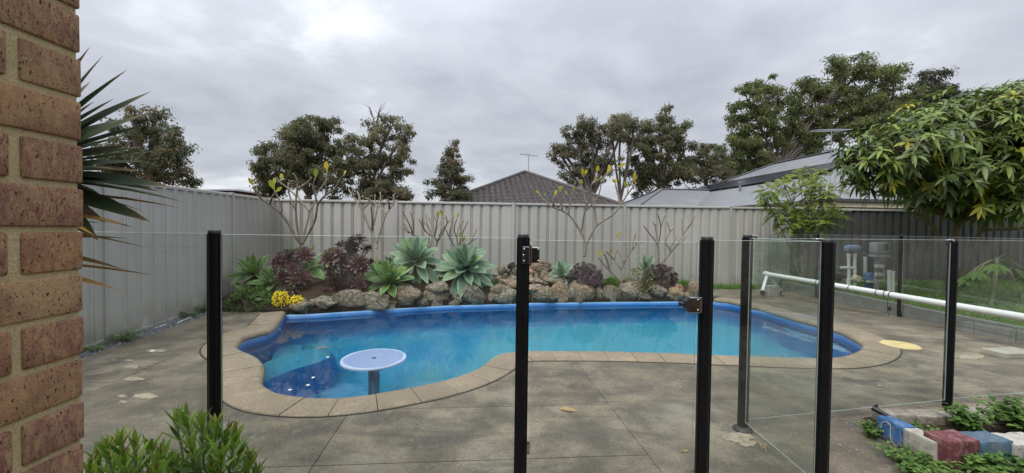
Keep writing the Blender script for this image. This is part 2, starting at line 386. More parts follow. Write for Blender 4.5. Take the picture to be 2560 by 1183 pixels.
def mat_shell():
    n = NT('blue_fibreglass'); p = n.pos(); z = n.N('ShaderNodeSeparateXYZ'); n.L(p, z.inputs[0])
    wob = n.math('ADD', z.outputs[2], n.math('MULTIPLY', n.math('SUBTRACT', n.noise(p, 3, 4), .5), .03))
    # scale line at the rim, clean gelcoat below, silt on the flat floor
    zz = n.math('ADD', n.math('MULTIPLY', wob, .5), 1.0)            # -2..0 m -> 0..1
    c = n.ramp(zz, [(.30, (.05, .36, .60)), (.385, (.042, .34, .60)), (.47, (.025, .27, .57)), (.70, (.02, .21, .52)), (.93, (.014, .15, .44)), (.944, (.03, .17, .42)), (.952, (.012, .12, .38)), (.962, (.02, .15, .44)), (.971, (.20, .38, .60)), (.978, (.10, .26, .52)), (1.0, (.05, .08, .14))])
    up = n.N('ShaderNodeSeparateXYZ'); n.L(n.N('ShaderNodeNewGeometry').outputs['Normal'], up.inputs[0])
    silt = n.math('MULTIPLY', n.ramp(up.outputs[2], [(.8, 0.0), (.97, 1.0)]), n.ramp(n.noise(p, .8, 6, .62, .8), [(.42, 0.0), (.62, .75)]))
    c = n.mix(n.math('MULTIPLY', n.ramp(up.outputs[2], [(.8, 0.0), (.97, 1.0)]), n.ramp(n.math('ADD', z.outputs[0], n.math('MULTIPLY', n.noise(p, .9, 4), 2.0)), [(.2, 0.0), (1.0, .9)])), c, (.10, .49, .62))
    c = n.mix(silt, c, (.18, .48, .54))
    c = n.mix(n.ramp(n.noise(p, 5, 6, .65), [(.55, 0.0), (.75, .3)]), c, (.10, .26, .42))
    return n.pbr(c, .4, None, 0, .3)
def mat_step():
    n = NT('silted_step'); p = n.pos(); up = n.N('ShaderNodeSeparateXYZ'); n.L(n.N('ShaderNodeNewGeometry').outputs['Normal'], up.inputs[0])
    silt = n.math('MULTIPLY', n.ramp(up.outputs[2], [(.6, 0.0), (.95, 1.0)]), n.ramp(n.noise(p, 2.5, 6, .65), [(.25, .3), (.6, 1.0)]))
    c = n.mix(silt, n.ramp(n.noise(p, 4, 5), [(.3, (.03, .30, .70)), (.7, (.05, .36, .76))]), (.16, .37, .46))
    return n.pbr(c, .5, None, 0, .3)
def mat_tiles():
    n = NT('brown_roof_tile'); p = n.pos()
    c = n.ramp(n.noise(p, 2.5, 4), [(.3, (.070, .062, .061)), (.7, (.108, .096, .094))])
    c = n.mix(n.ramp(n.vor(p, 3.3, 'F1', 'Color'), [(.2, .0), (.9, .45)]), c, (.06, .05, .048))
    return n.pbr(c, .7, None, 0, .25)
def mat_soil():
    n = NT('dark_soil'); p = n.pos(); f = n.noise(p, 30, 6, .7); g = n.noise(p, 3, 5)
    c = n.ramp(f, [(.3, (.016, .013, .009)), (.7, (.060, .045, .032))]); c = n.mix(n.ramp(g, [(.45, 0.0), (.7, .5)]), c, (.085, .055, .034))
    return n.pbr(c, .95, n.bump(f, .9, .03), 0, .15)
def mat_grassbase():
    n = NT('lawn_turf'); p = n.pos(); f = n.noise(p, 9, 6, .7)
    c = n.ramp(f, [(.3, (.045, .08, .018)), (.55, (.08, .15, .03)), (.75, (.12, .12, .055))])
    return n.pbr(c, .95, n.bump(n.noise(p, 60, 4), .8, .03), 0, .1)
def mat_bark(name, a, b):
    n = NT(name); p = n.pos(); f = n.noise(n.mapping(p, (5, 5, 1.2)), 4, 6, .65)
    return n.pbr(n.ramp(f, [(.3, a), (.7, b)]), .85, n.bump(f, .6, .02), 0, .2)
def mat_leafspot(): pass
CONC, COPE, BRICK, MORTAR, ROCK, FENCE = mat_concrete(), mat_coping(), mat_brick(), mat_mortar(), mat_rock(), mat_fence()
GREYROCK = mat_rock('lichened_rock', [(0, (.17, .145, .105)), (.3, (.25, .215, .155)), (.6, (.28, .25, .185)), (.8, (.29, .21, .135)), (1, (.22, .20, .15))], .5)
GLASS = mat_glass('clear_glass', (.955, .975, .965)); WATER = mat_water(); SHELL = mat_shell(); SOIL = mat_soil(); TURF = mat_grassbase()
GEDGE = plain('glass_edge', (.30, .37, .34), .25, 0, .6, .1)
BLACK = plain('black_powder_coat', (.004, .004, .005), .42, 0, .22, .25, 8); BLACKPL = plain('black_plastic', (.014, .014, .016), .45)
CHROME = plain('polished_steel', (.42, .41, .39), .14, 1, .5, .1); PVC = plain('white_pvc', (.72, .73, .71), .35, 0, .5, .06)
FRANG = mat_bark('frangipani_bark', (.13, .105, .08), (.30, .26, .20)); GUMBARK = mat_bark('gum_bark', (.10, .082, .07), (.23, .19, .165)); MANGOBARK = mat_bark('mango_bark', (.12, .095, .06), (.24, .19, .12))

# ================================================================== POOL AND DECK
def catmull(pts, step=.05, closed=False):
    out = []; n = len(pts)
    for i in range(n - (0 if closed else 1)):
        g = (lambda k: pts[k % n]) if closed else (lambda k: pts[min(max(k, 0), n - 1)])
        p0, p1, p2, p3 = g(i - 1), g(i), g(i + 1), g(i + 2)
        m = max(2, int((p2 - p1).length / step))
        for j in range(m):
            t = j / m
            out.append(.5 * ((2 * p1) + (p2 - p0) * t + (2 * p0 - 5 * p1 + 4 * p2 - p3) * t * t + (3 * p1 - p0 - 3 * p2 + p3) * t ** 3))
    if not closed: out.append(pts[-1])
    return out
COPX = [(712, 779), (696, 804), (678, 822), (638, 833.5), (607, 843), (591, 866), (601, 876), (636, 890), (657, 911), (656, 935), (653, 956), (678, 976), (717, 989), (779, 995), (853, 995), (912, 989),
        (983, 978), (1049, 966.6), (1108, 953), (1159, 937), (1202, 917.6), (1226, 900), (1251, 884.5), (1292, 880.5), (1325, 879), (1423, 878.4), (1546, 879.7), (1668, 883.7), (1750, 887),
        (1864, 891.5), (1960, 895), (2044, 896), (2099, 892), (2136, 882), (2157, 869), (2152, 853), (2112, 831), (2078, 819), (2044, 809), (1983, 794), (1914, 773), (1867, 762), (1823, 752), (1785, 748)]
BACKPX = [(1785, 748), (1746, 747.5), (1560, 748.5), (1327, 751), (1292, 753), (1160, 756), (1108, 757.5), (1010, 763), (912, 769), (830, 774), (779, 777), (712, 779)]
def g2(px, py, z=0.0): v = on(px, py, z); return Vector((v.x, v.y))
INNER = catmull([g2(*p) for p in COPX], .045)
BACK = catmull([g2(*p) for p in BACKPX], .08)
LOOP = INNER + BACK[1:-1]                      # counter-clockwise? checked below
def area(P): return .5 * sum(P[i].x * P[(i + 1) % len(P)].y - P[(i + 1) % len(P)].x * P[i].y for i in range(len(P)))
SGN = 1 if area(LOOP) > 0 else -1
def offset_path(P, d, closed=False, smooth=6):
    n = len(P); out = []
    for i in range(n):
        a = P[(i - smooth) % n] if closed else P[max(i - smooth, 0)]; b = P[(i + smooth) % n] if closed else P[min(i + smooth, n - 1)]
        t = (b - a).normalized(); nrm = Vector((t.y, -t.x)) * SGN
        out.append(P[i] + nrm * d)
    return out
CW = .295
OUTER = offset_path(INNER, CW, smooth=5)
# tidy the offset where the path is concave: pull points that came closer than CW to the pool edge
def tidy(Q, P, d):
    out = []
    for q in Q:
        b = min(P, key=lambda p: (p - q).length_squared); v = q - b
        out.append(b + v.normalized() * d if 0 < v.length < d * .985 else q)
    return out
OUTER = tidy(tidy(OUTER, INNER, CW), INNER, CW)
_o = []
for i in range(len(OUTER)):
    a = OUTER[max(i - 3, 0):i + 4]; _o.append(sum(a, Vector((0, 0))) / len(a))
OUTER = _o

pool = thing('swimming_pool', 'blue freeform swimming pool with tan paver coping sunk in the concrete deck', 'pool', (.6, 5, 0))
def cp(o): o.parent = pool; o.matrix_parent_inverse = Matrix.Translation((-.6, -5, 0)); return o
# coping stones, each with a rounded nose over the water
cum = [0.0]
for i in range(1, len(INNER)): cum.append(cum[-1] + (INNER[i] - INNER[i - 1]).length + .35 * ((OUTER[i] - OUTER[i - 1]).length - (INNER[i] - INNER[i - 1]).length))
NST = int(cum[-1] / .26); step = cum[-1] / NST
def ip(P, s):
    for i in range(1, len(cum)):
        if cum[i] >= s - 1e-9:
            t = (s - cum[i - 1]) / max(cum[i] - cum[i - 1], 1e-9); return P[i - 1].lerp(P[i], min(max(t, 0), 1))
    return P[-1]
for k in range(NST):
    s0, s1 = k * step + .0025, (k + 1) * step - .0025
    dz = random.uniform(-.002, .003); mb = MB(); K = 5; vs = []
    for j in range(K + 1):
        s = s0 + (s1 - s0) * j / K; a = ip(INNER, s); b = ip(OUTER, s); d = (a - b)
        e = d.normalized()
        for (u, z) in ((0, -.05), (0, .004), (.008, .012), (1.0, .012)):
            q = b + e * u if u == .008 else b + d * u * (1 if u != 1.0 else (d.length - .035) / d.length)
            vs.append((q.x, q.y, z + dz))
        for (o2, z) in ((-.018, .008), (.0, -.004), (.012, -.022), (.012, -.042), (0, -.058), (-.03, -.066)):
            q = a + e * o2; vs.append((q.x, q.y, z + dz))
    m = 10; fs = []
    for j in range(K):
        for i in range(m): fs.append([j * m + i, j * m + (i + 1) % m, (j + 1) * m + (i + 1) % m, (j + 1) * m + i])
    fs.append(list(range(m))); fs.append([K * m + i for i in range(m)][::-1])
    mb.add(vs, fs); me = mb.mesh('coping_paver', COPE)
    bm = bmesh.new(); bm.from_mesh(me); bmesh.ops.recalc_face_normals(bm, faces=bm.faces[:]); bm.to_mesh(me); bm.free()
    me.polygons.foreach_set('use_smooth', [True] * len(me.polygons)); me.set_sharp_from_angle(angle=R(50))
    cp(obj('coping_paver', me))
# black expansion joint between coping and deck
J0 = [q - (INNER[i] - q).normalized() * .0008 for i, q in enumerate(OUTER)]; J1 = [q - (INNER[i] - q).normalized() * .0105 for i, q in enumerate(OUTER)]
JO = plain('black_joint_foam', (.012, .011, .010), .9)
mb = MB(); m_ = len(J0); mb.add([(q.x, q.y, .004) for q in J0] + [(q.x, q.y, .003) for q in J1] + [(q.x, q.y, -.04) for q in J1], [[i, i + 1, m_ + i + 1, m_ + i] for i in range(m_ - 1)] + [[m_ + i, m_ + i + 1, 2 * m_ + i + 1, 2 * m_ + i] for i in range(m_ - 1)])
cp(mb.build('expansion_joint', JO))
# shell
ZW = -.105
LP = LOOP[::2]
rings = [(-.05, .02), (-.05, 0.0), (-.30, -.005), (-.95, -.05), (-1.12, -.12), (-1.22, -.26), (-1.25, -.42)]
mb = MB(); vs = []; n = len(LP)
cen = sum(LP, Vector((0, 0))) / n
for z, d in rings:
    Q = offset_path(LP, d, True, 3)
    if d < -.1: Q = [sum((Q[(i + j) % n] for j in range(-5, 6)), Vector((0, 0))) / 11 for i in range(n)]
    vs += [(q.x, q.y, z) for q in Q]
fs = [[r * n + i, r * n + (i + 1) % n, (r + 1) * n + (i + 1) % n, (r + 1) * n + i] for r in range(len(rings) - 1) for i in range(n)]
b0 = (len(rings) - 1) * n
for t in tessellate_polygon([[Vector(vs[b0 + i]) for i in range(n)]]): fs.append([b0 + i for i in t])
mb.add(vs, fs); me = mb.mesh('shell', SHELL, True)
bm = bmesh.new(); bm.from_mesh(me); bmesh.ops.recalc_face_normals(bm, faces=bm.faces[:])
if sum(f.normal.z for f in bm.faces if abs(f.normal.z) > .9) < 0: bmesh.ops.reverse_faces(bm, faces=bm.faces[:])
bm.to_mesh(me); bm.free(); cp(obj('shell', me))
STEPM = mat_step()
def under(name, px, z, zb=-1.24):
    P = [onw(x, y, z).xy for x, y in px]; P = catmull(P, .08, True)
    m = len(P); ce = sum(P, Vector((0, 0))) / m; ar = sum(P[i].x * P[(i + 1) % m].y - P[(i + 1) % m].x * P[i].y for i in range(m)); P = P if ar > 0 else P[::-1]
    rings_ = [(1.0, z), (1.05, z - .02), (1.12, z - .12), (1.32, zb)]; vs = [(ce.x + (p.x - ce.x) * k, ce.y + (p.y - ce.y) * k, zz) for k, zz in rings_ for p in P]
    fs = [list(range(m))] + [[(r + 1) * m + i, (r + 1) * m + (i + 1) % m, r * m + (i + 1) % m, r * m + i] for r in range(3) for i in range(m)]
    return cp(MB().add(vs, fs).build(name, STEPM, angle=50))
under('entry_step', [(646, 928), (662, 908), (700, 893), (770, 874), (815, 872), (824, 888), (800, 904), (740, 922), (690, 942), (660, 950)], -.50)
under('corner_seat', [(684, 905), (690, 876), (712, 864), (752, 862), (756, 884), (748, 905)], -.75)
under('swim_ledge', [(1965, 812), (2040, 828), (2100, 850), (2130, 868), (2100, 878), (2040, 852), (1975, 832)], -.45)
# water
Q = offset_path(LP, -.002, True, 3)
mb = MB(); tri = tessellate_polygon([[Vector((q.x, q.y, 0)) for q in Q]])
mb.add([(q.x, q.y, ZW) for q in Q], [list(t) for t in tri]); me = mb.mesh('pool_water', WATER)
bm = bmesh.new(); bm.from_mesh(me)
for f in bm.faces:
    f.normal_update()
    if f.normal.z < 0: f.normal_flip()
bm.to_mesh(me); bm.free()
tag(struct('water', me), 'clear blue water filling the swimming pool')

# ground sheet to the horizon, with the pool cut out
Q = offset_path(LP, .06, True, 3)
bv = [Vector((-900, -900)), Vector((900, -900)), Vector((900, 900)), Vector((-900, 900))] + Q
res = delaunay_2d_cdt(bv, [], [[0, 1, 2, 3], list(range(4, 4 + len(Q)))[::SGN]], 1, 1e-5)
keep = [f for f, of in zip(res[2], res[5]) if 1 not in of]
struct('ground', MB().add([(v.x, v.y, -.085) for v in res[0]], keep).mesh('ground', SOIL))

# concrete deck: slabs between saw-cut joints, laid out on the yard's own axes
LEFT_F = [Vector((-4.19, 4.1)), Vector((-4.72, 7.9))]
def fx(y): return -4.19 + (4.1 - y) * .1395                    # face of the left fence at depth y
DECK = [Vector((fx(5.62) + .27, 5.60)), Vector((fx(4.1) + .25, 4.1)), Vector((fx(1.) + .25, 1.0)), Vector((fx(-1.6) + .25, -1.6)), Vector((6.9, -1.6)), Vector((5.86, 4.2)), Vector((5.74, 8.45)), Vector((3.92, 8.35)), Vector((3.7, 7.56))]
endr = OUTER[-1]; endl = OUTER[0]
DECKP = DECK + [q - (ip(INNER, cum[i]) - q).normalized() * .011 for i, q in reversed(list(enumerate(OUTER)))]
DECKP = DECKP + [Vector((-3.5, 5.60))]
tri = tessellate_polygon([[Vector((p.x, p.y, 0)) for p in DECKP]])
deck_me = MB().add([(p.x, p.y, 0) for p in DECKP], [list(t) for t in tri]).mesh('deck', CONC)
deck = tag(bpy.data.objects.new('concrete_deck', None), 'worn grey concrete deck around the pool', None, None, 'structure'); C.objects.link(deck)
VA = Vector((-.1, 1)); UA = Vector((1, .08))
alines = [-9, -2.75, -.80, .975, 1.73, 2.46, 3.19, 3.93, 4.66, 12]
brows = {0: [3.3, 4.67], 1: [2.1, 3.3, 4.67], 2: [2.1, 2.73], 3: [2.77], 4: [2.77], 5: [1.5, 2.77], 6: [1.5, 2.77], 7: [2.8, 3.96, 5.6, 7.0], 8: [2.85, 3.96, 5.6, 7.0]}
def cut(bm, co, no):
    bmesh.ops.bisect_plane(bm, geom=bm.verts[:] + bm.edges[:] + bm.faces[:], plane_co=(co.x, co.y, 0), plane_no=(no.x, no.y, 0), clear_outer=True, dist=1e-6)
for i in range(len(alines) - 1):
    bl = [-9] + brows[i] + [20]
    for j in range(len(bl) - 1):
        bm = bmesh.new(); bm.from_mesh(deck_me)
        g = .0024 if i not in (3, 4, 5, 6) else .0017
        nx = Vector((1, .1)).normalized(); ny = Vector((-.08, 1)).normalized()
        cut(bm, Vector((alines[i], 0)) + nx * g, -nx); cut(bm, Vector((alines[i + 1], 0)) - nx * g, nx)
        cut(bm, Vector((0, bl[j])) + ny * g, -ny); cut(bm, Vector((0, bl[j + 1])) - ny * g, ny)
        if len(bm.faces):
            bmesh.ops.dissolve_limit(bm, angle_limit=.01, verts=bm.verts[:], edges=bm.edges[:])
            be = [e for e in bm.edges if e.is_boundary]
            r = bmesh.ops.extrude_edge_only(bm, edges=be)
            for v in [x for x in r['geom'] if isinstance(x, bmesh.types.BMVert)]: v.co.z = -.07
            bmesh.ops.triangulate(bm, faces=[f for f in bm.faces if len(f.verts) > 4])
            bmesh.ops.recalc_face_normals(bm, faces=bm.faces[:])
            dz = random.uniform(-.0006, .0006)
            for v in bm.verts: v.co.z += dz
            me = bpy.data.meshes.new('paving_slab'); bm.to_mesh(me); me.materials.append(CONC); obj('paving_slab', me, deck)
        bm.free()
# bare and whitened patches in the concrete
PATCH = plain('bare_cement', (.31, .272, .198), .85, 0, .2, .35, 25, .3)
def patch(px, py, w, h, seed):
    c = on(px, py, .0); rr = random.Random(seed); k = 22; d = c.y
    mb = MB(); P = []
    for i in range(k):
        t = 2 * math.pi * i / k; r = 1 + rr.uniform(-.22, .22)
        q = on(px + w / 2 * math.cos(t) * r, py + h / 2 * math.sin(t) * r, .0); P.append((q.x, q.y, .0035))
    ctr = (c.x, c.y, .0035); mb.add([ctr] + P[::-1], [[0, i + 1, (i + 1) % k + 1] for i in range(k)])
    mb.build('cement_patch', PATCH, deck)
for i, a in enumerate([(362, 992, 58, 13), (305, 991, 24, 7), (308, 1006, 22, 6), (328, 918, 40, 10), (335, 949, 60, 8), (390, 877, 50, 8), (322, 902, 22, 5), (283, 900, 12, 4),
                       (1845, 1093, 80, 26), (1868, 1110, 44, 16), (2425, 893, 70, 12), (2370, 878, 30, 4)]): patch(*a, i)

# ================================================================== BOUNDARY FENCES
RIB = .197
def sheet(p, q, zb, zt):
    """one fence panel sheet between two posts: trapezoid ribs every RIB"""
    p = Vector(p); q = Vector(q); d = (q - p); Ln = d.length; d.normalize(); nn = Vector((d.y, -d.x, 0))
    xs = []; x = .02
    xs.append((0, 0))
    k = 0
    while x + RIB < Ln:
        xs += [(x + .06, 0), (x + .078, -.022), (x + .092, -.022), (x + .098, -.006), (x + .104, -.022), (x + .122, -.022), (x + .140, 0)]
        x += RIB
    xs.append((Ln, 0)); mb = MB(); vs = []
    for a, o2 in xs:
        b = p + d * a + nn * o2; t = a / Ln
        vs += [(b.x, b.y, zb[0] + (zb[1] - zb[0]) * t), (b.x, b.y, zt[0] + (zt[1] - zt[0]) * t)]
    mb.add(vs, [[2 * i, 2 * i + 2, 2 * i + 3, 2 * i + 1] for i in range(len(xs) - 1)]); return mb
PLINTH = plain('concrete_plinth', (.30, .30, .29), .85, 0, .2, .15, 5, .3)
def fence(posts, zb, zt, label, flip=1, plinth=True, mat=FENCE):
    t = thing('boundary_fence', label, 'fence', (posts[0][0], posts[0][1], 0), 0, 'steel boundary fences')
    inv = Matrix.Translation((-posts[0][0], -posts[0][1], 0))
    def put(o): o.parent = t; o.matrix_parent_inverse = inv
    for i, p in enumerate(posts):
        a = Vector((*posts[max(i - 1, 0)], 0)); b = Vector((*posts[min(i + 1, len(posts) - 1)], 0)); ang = math.atan2((b - a).y, (b - a).x)
        mb = MB(); rm = Matrix.Rotation(ang, 3, 'Z')
        for s in (-1, 1):                       # two back-to-back channels make the post
            mb.box(Vector((p[0], p[1], (zb + zt[i]) / 2)) + rm @ Vector((s * .0, s * .026, 0)), (.052, .006, zt[i] - zb + .012), rm)
            for s2 in (-1, 1): mb.box(Vector((p[0], p[1], (zb + zt[i]) / 2)) + rm @ Vector((s2 * .023, s * .012, 0)), (.006, .022, zt[i] - zb + .010), rm)
        mb.box((p[0], p[1], zt[i] + .01), (.062, .066, .012), rm, .003)
        put(mb.build('post', mat))
    for i in range(len(posts) - 1):
        p = Vector((*posts[i], 0)); q = Vector((*posts[i + 1], 0)); d = (q - p).normalized(); p2, q2 = p + d * .029, q - d * .029
        put(sheet(p2, q2, (zb + .02, zb + .02), (zt[i] - .02, zt[i + 1] - .02)).build('sheet_panel', mat))
        mb = MB(); mb.bar(p2 + Vector((0, 0, zt[i] - .018)), q2 + Vector((0, 0, zt[i + 1] - .018)), .046, .046, .008); put(mb.build('top_rail', FENCE))
        mb = MB(); mb.bar(p2 + Vector((0, 0, zb + .03)), q2 + Vector((0, 0, zb + .03)), .046, .05, .005); put(mb.build('bottom_rail', FENCE))
        if plinth:
            mb = MB(); mb.bar(p2 + Vector((0, 0, zb - .08)), q2 + Vector((0, 0, zb - .08)), .05, .155, .004); put(mb.build('plinth', PLINTH))
    return t
CORN = (-4.72, 7.9)
rear = [(CORN[0] + 2.37 * i, CORN[1] + .21 * i) for i in range(0, 10)]
rz_ = [1.735 + .004 * i for i in range(10)]; cutp = (CORN[0] + 2.37 * 4.58, CORN[1] + .21 * 4.58)
fence(rear[:5] + [cutp], -.055, rz_[:5] + [1.753], 'long pale grey ribbed steel fence running behind the rock garden')
DFENCE = plain('dark_steel_sheet', (.058, .058, .057), .5, 0, .35, .15, 1.5)  # posts and sheets right of the cut are darker than the pale fence
fence([(cutp[0] + .07, cutp[1] + .006)] + rear[5:], -.055, [1.753] + rz_[5:], 'dark ribbed steel fence behind the lawn on the right', mat=DFENCE)
ld = Vector((.1395, -1)).normalized()
lp = [(CORN[0] + ld.x * s, CORN[1] + ld.y * s) for s in (.06, 1.46, 3.83, 6.2, 8.57)]
fence(lp, -.03, [1.735, 1.72, 1.69, 1.69, 1.69], 'grey ribbed steel fence down the left side beside the gravel strip', plinth=True)
# gravel strip along the left fence
STONE = plain('blue_grey_gravel', (.19, .20, .22), .8, 0, .3, .35, 30, .3)
mb = MB(); rr = random.Random(3)
for i in range(1500):
    y = rr.uniform(1.2, 5.7); x = fx(y) + rr.uniform(.03, .25); s = rr.uniform(.012, .034)
    vs, fs = box_geo(s * 1.5, s, s * .7, s * .2)
    e = Euler((rr.uniform(0, 6), rr.uniform(0, 6), rr.uniform(0, 6))).to_matrix()
    mb.add([e @ v + Vector((x, y, -.035 + rr.uniform(0, .03))) for v in vs], fs)
tag(mb.build('gravel', STONE), 'blue grey gravel in the narrow strip along the left fence', None, None, 'stuff')
# white conduit lengths lying in the gravel
for (x0, y0, x1, y1) in ((388, 821, 416, 811), (442, 808, 478, 793)):
    a = on(x0, y0, .0); b = on(x1, y1, .0)
    tag(MB().tube([a, b], .009, 8).build('conduit_offcut', PVC, smooth=True), 'short white pipe offcut lying in the gravel strip, ' + ('nearer the brick pier' if x0 < 400 else 'nearer the garden bed'), 'pipe', 'white pipe offcuts')

# ================================================================== GARDEN BED BEHIND THE POOL
def bed_front(t):                               # t 0..1 from the left end to the right end of the pool's back edge
    P = BACK[::-1]; f = t * (len(P) - 1); i = min(int(f), len(P) - 2); return P[i].lerp(P[i + 1], f - i)
def fence_y(x): return CORN[1] + .21 / 2.37 * (x - CORN[0])
NU, NV = 90, 14; vs = []
for i in range(NU + 1):
    u = i / NU
    if u < .14: f = Vector((fx(5.62) + .1 + (BACK[-1].x - .02 - fx(5.62) - .1) * (u / .14), 5.615)); left = 1
    else: f = bed_front((u - .14) / .86)
    for j in range(NV + 1):
        v = j / NV; yb = fence_y(f.x) - .03; y = f.y + .03 + (yb - f.y - .03) * v
        if u < .14: base = .02 + .16 * min(1, v * 3)
        else: base = .03 + .24 * min(1, v * 4.5)
        base *= 1 - .75 * max(0, (u - .62) / .38)
        z = base + .03 * noise.noise((f.x * 2.2, y * 2.2, 0)) + .02 * noise.noise((f.x * 9, y * 9, 3))
        vs.append((f.x - .139 * (y - 5.6) * (1 - u) ** 3, y, z))
mb = MB().add(vs, [[i * (NV + 1) + j, (i + 1) * (NV + 1) + j, (i + 1) * (NV + 1) + j + 1, i * (NV + 1) + j + 1] for i in range(NU) for j in range(NV)])
# front skirt down to the rim
k = len(vs); fr = [vs[i * (NV + 1)] for i in range(NU + 1)]
mb.add(fr + [(x, y, -.06) for x, y, z in fr], [[i, NU + 1 + i, NU + 2 + i, i + 1] for i in range(NU)])
struct('garden_bed', mb.mesh('garden_bed', SOIL, True))

def rock_mesh(seed, sub=3, rough=.22, flat=.0):
    bm = bmesh.new(); bmesh.ops.create_icosphere(bm, subdivisions=sub, radius=1); rr = random.Random(seed)
    off = Vector((rr.uniform(-50, 50), rr.uniform(-50, 50), rr.uniform(-50, 50)))
    cuts = [(Vector((rr.uniform(-1, 1), rr.uniform(-1, 1), rr.uniform(-1, 1))).normalized(), rr.uniform(.55, .85)) for _ in range(11)]
    for v in bm.verts:
        c = v.co.copy(); c = Vector([math.copysign(abs(x) ** .72, x) for x in c]); c *= 1.0
        for nn, d in cuts:
            e = c.dot(nn) - d
            if e > 0: c -= nn * e * .95
        s = 1 + rough * noise.noise(c * 1.4 + off) + rough * .5 * noise.noise(c * 3.5 + off) + rough * .25 * noise.noise(c * 8 + off)
        v.co = c * s
    me = bpy.data.meshes.new('stone'); bm.to_mesh(me); bm.free(); me.materials.append(ROCK)
    me.polygons.foreach_set('use_smooth', [True] * len(me.polygons)); return me
RM = [rock_mesh(i) for i in range(10)]; RMG = []
for m_ in RM: g_ = m_.copy(); g_.materials[0] = GREYROCK; RMG.append(g_)
# per-stone palettes are in the material; pixel rectangles give centre, width and height
def backY(px):
    b = min(BACK, key=lambda p: abs(p.x / p.y - (px - CX) / FPX)); return b.y
def stone(parent, inv, px, py, w, h, dd=.13, depth=.34, tilt=0):
    D = backY(px) + dd; c = at(px, py, D); o = obj('stone', random.choice(RMG if parent is wall and (px < 1230 or 1500 < px < 1670) else RM), parent); o.matrix_parent_inverse = inv
    o.location = c; sx, sz = w / 2 * D / FPX * 1.12, h / 2 * D / FPX * 1.18
    o.scale = (sx, min(depth / 2, max(.06, sx)), sz)
    o.rotation_euler = (random.uniform(-.15, .15), tilt + random.uniform(-.08, .08), random.uniform(-.35, .35) + (math.pi if random.random() < .5 else 0))
    return o
wall = thing('rock_wall', 'low wall of lichened boulders along the far side of the pool', 'rock wall', (0, 6.8, 0)); winv = Matrix.Translation((0, -6.8, 0))
for a in [(760, 765, 60, 34), (812, 760, 70, 36), (860, 751, 100, 46), (927, 751, 88, 42), (972, 762, 40, 26), (1012, 744, 94, 54), (1052, 758, 40, 28), (1092, 745, 78, 46), (1092, 722, 66, 36), (1140, 752, 40, 30), (1180, 739, 96, 52), (1228, 745, 30, 36),
          (1440, 733, 40, 52), (1466, 733, 62, 52), (1495, 738, 22, 40), (1530, 734, 58, 46), (1576, 729, 68, 52), (1612, 741, 40, 26), (1641, 731, 56, 36), (1672, 742, 36, 24), (1691, 733, 54, 44), (1737, 728, 42, 52), (1760, 735, 22, 30), (1716, 741, 22, 22)]:
    stone(wall, winv, *a)
fall = thing('waterfall_rockery', 'tumbled ochre rocks piled into a small waterfall in the middle of the garden wall', 'rockery', (.4, 6.9, 0)); finv = Matrix.Translation((-.4, -6.9, 0))
for a in [(1262, 738, 72, 46), (1308, 741, 40, 40), (1350, 738, 74, 44), (1396, 731, 48, 50), (1240, 728, 30, 34), (1420, 741, 26, 36), (1330, 722, 66, 20), (1265, 714, 48, 30, .3), (1302, 715, 40, 30, .3), (1345, 708, 60, 24, .32), (1390, 705, 66, 30, .3),
          (1248, 700, 34, 26, .45), (1285, 700, 34, 24, .42), (1322, 698, 36, 26, .45), (1364, 690, 34, 30, .45), (1254, 676, 26, 26, .55), (1312, 682, 40, 28, .55), (1347, 672, 54, 40, .6), (1366, 672, 30, 30, .55), (1282, 684, 30, 24, .55), (1335, 690, 30, 22, .5), (1300, 664, 24, 16, .6)]:
    stone(fall, finv, *a, depth=.3)
# black garden spotlight on the rockery
p = at(1278, 672, backY(1278) + .45); t = thing('garden_spotlight', 'small black spotlight sitting on top of the waterfall rocks', 'spotlight', p)
MB().lathe([(.0, -.07), (.045, -.065), (.055, .0), (.06, .06), (.05, .062)], (0, 0, .05), 14, axis=(.5, -.7, .25)).build('lamp_head', BLACKPL, t, angle=40)
MB().tube([(0, 0, .05), (0, .02, -.02), (-.02, .03, -.08)], .012, 8).build('bracket', BLACKPL, t, smooth=True)
MB().tube([(-.03, .02, .0), (-.1, -.02, -.03), (-.16, -.05, -.08), (-.17, -.06, -.16)], .009, 6).build('cable', BLACKPL, t, smooth=True)

# ================================================================== BRICK PIER IN FRONT LEFT
pier = thing('brick_pier', 'speckled brown brick pier with cream mortar at the left edge of the picture', 'brick pier', (-1.04, .635, 0)); S = .348
hx = S / 2
MB().box((0, 0, 1.35), (S - .012, S - .012, 2.7)).build('mortar', MORTAR, pier)
bme = []
for i in range(6):
    rr = random.Random(i); vs, fs = box_geo(.228, .101, .0748, .004, 2)
    bm = bmesh.new(); mb = MB().add(vs, fs); me0 = mb.mesh('b', BRICK); bm.from_mesh(me0)
    bm.free(); me0.polygons.foreach_set('use_smooth', [True] * len(me0.polygons)); me0.set_sharp_from_angle(angle=R(60)); bme.append(me0)
for k in range(31):
    z = .0523 + k * .0862
    lay = [((-hx + .115, -hx + .051), 0), ((hx - .051, -hx + .115), 90), ((hx - .115, hx - .051), 0), ((-hx + .051, hx - .115), 90)] if k % 2 else \
          [((hx - .115, -hx + .051), 0), ((hx - .051, hx - .115), 90), ((-hx + .115, hx - .051), 0), ((-hx + .051, -hx + .115), 90)]
    for (x, y), a in lay:
        o = obj('brick', random.choice(bme), pier); o.location = (x + random.uniform(-.0015, .0015), y + random.uniform(-.0015, .0015), z + random.uniform(-.001, .001))
        o.rotation_euler = (random.uniform(-.006, .006), random.uniform(-.006, .006), R(a + (180 if random.random() < .5 else 0)) + random.uniform(-.006, .006))

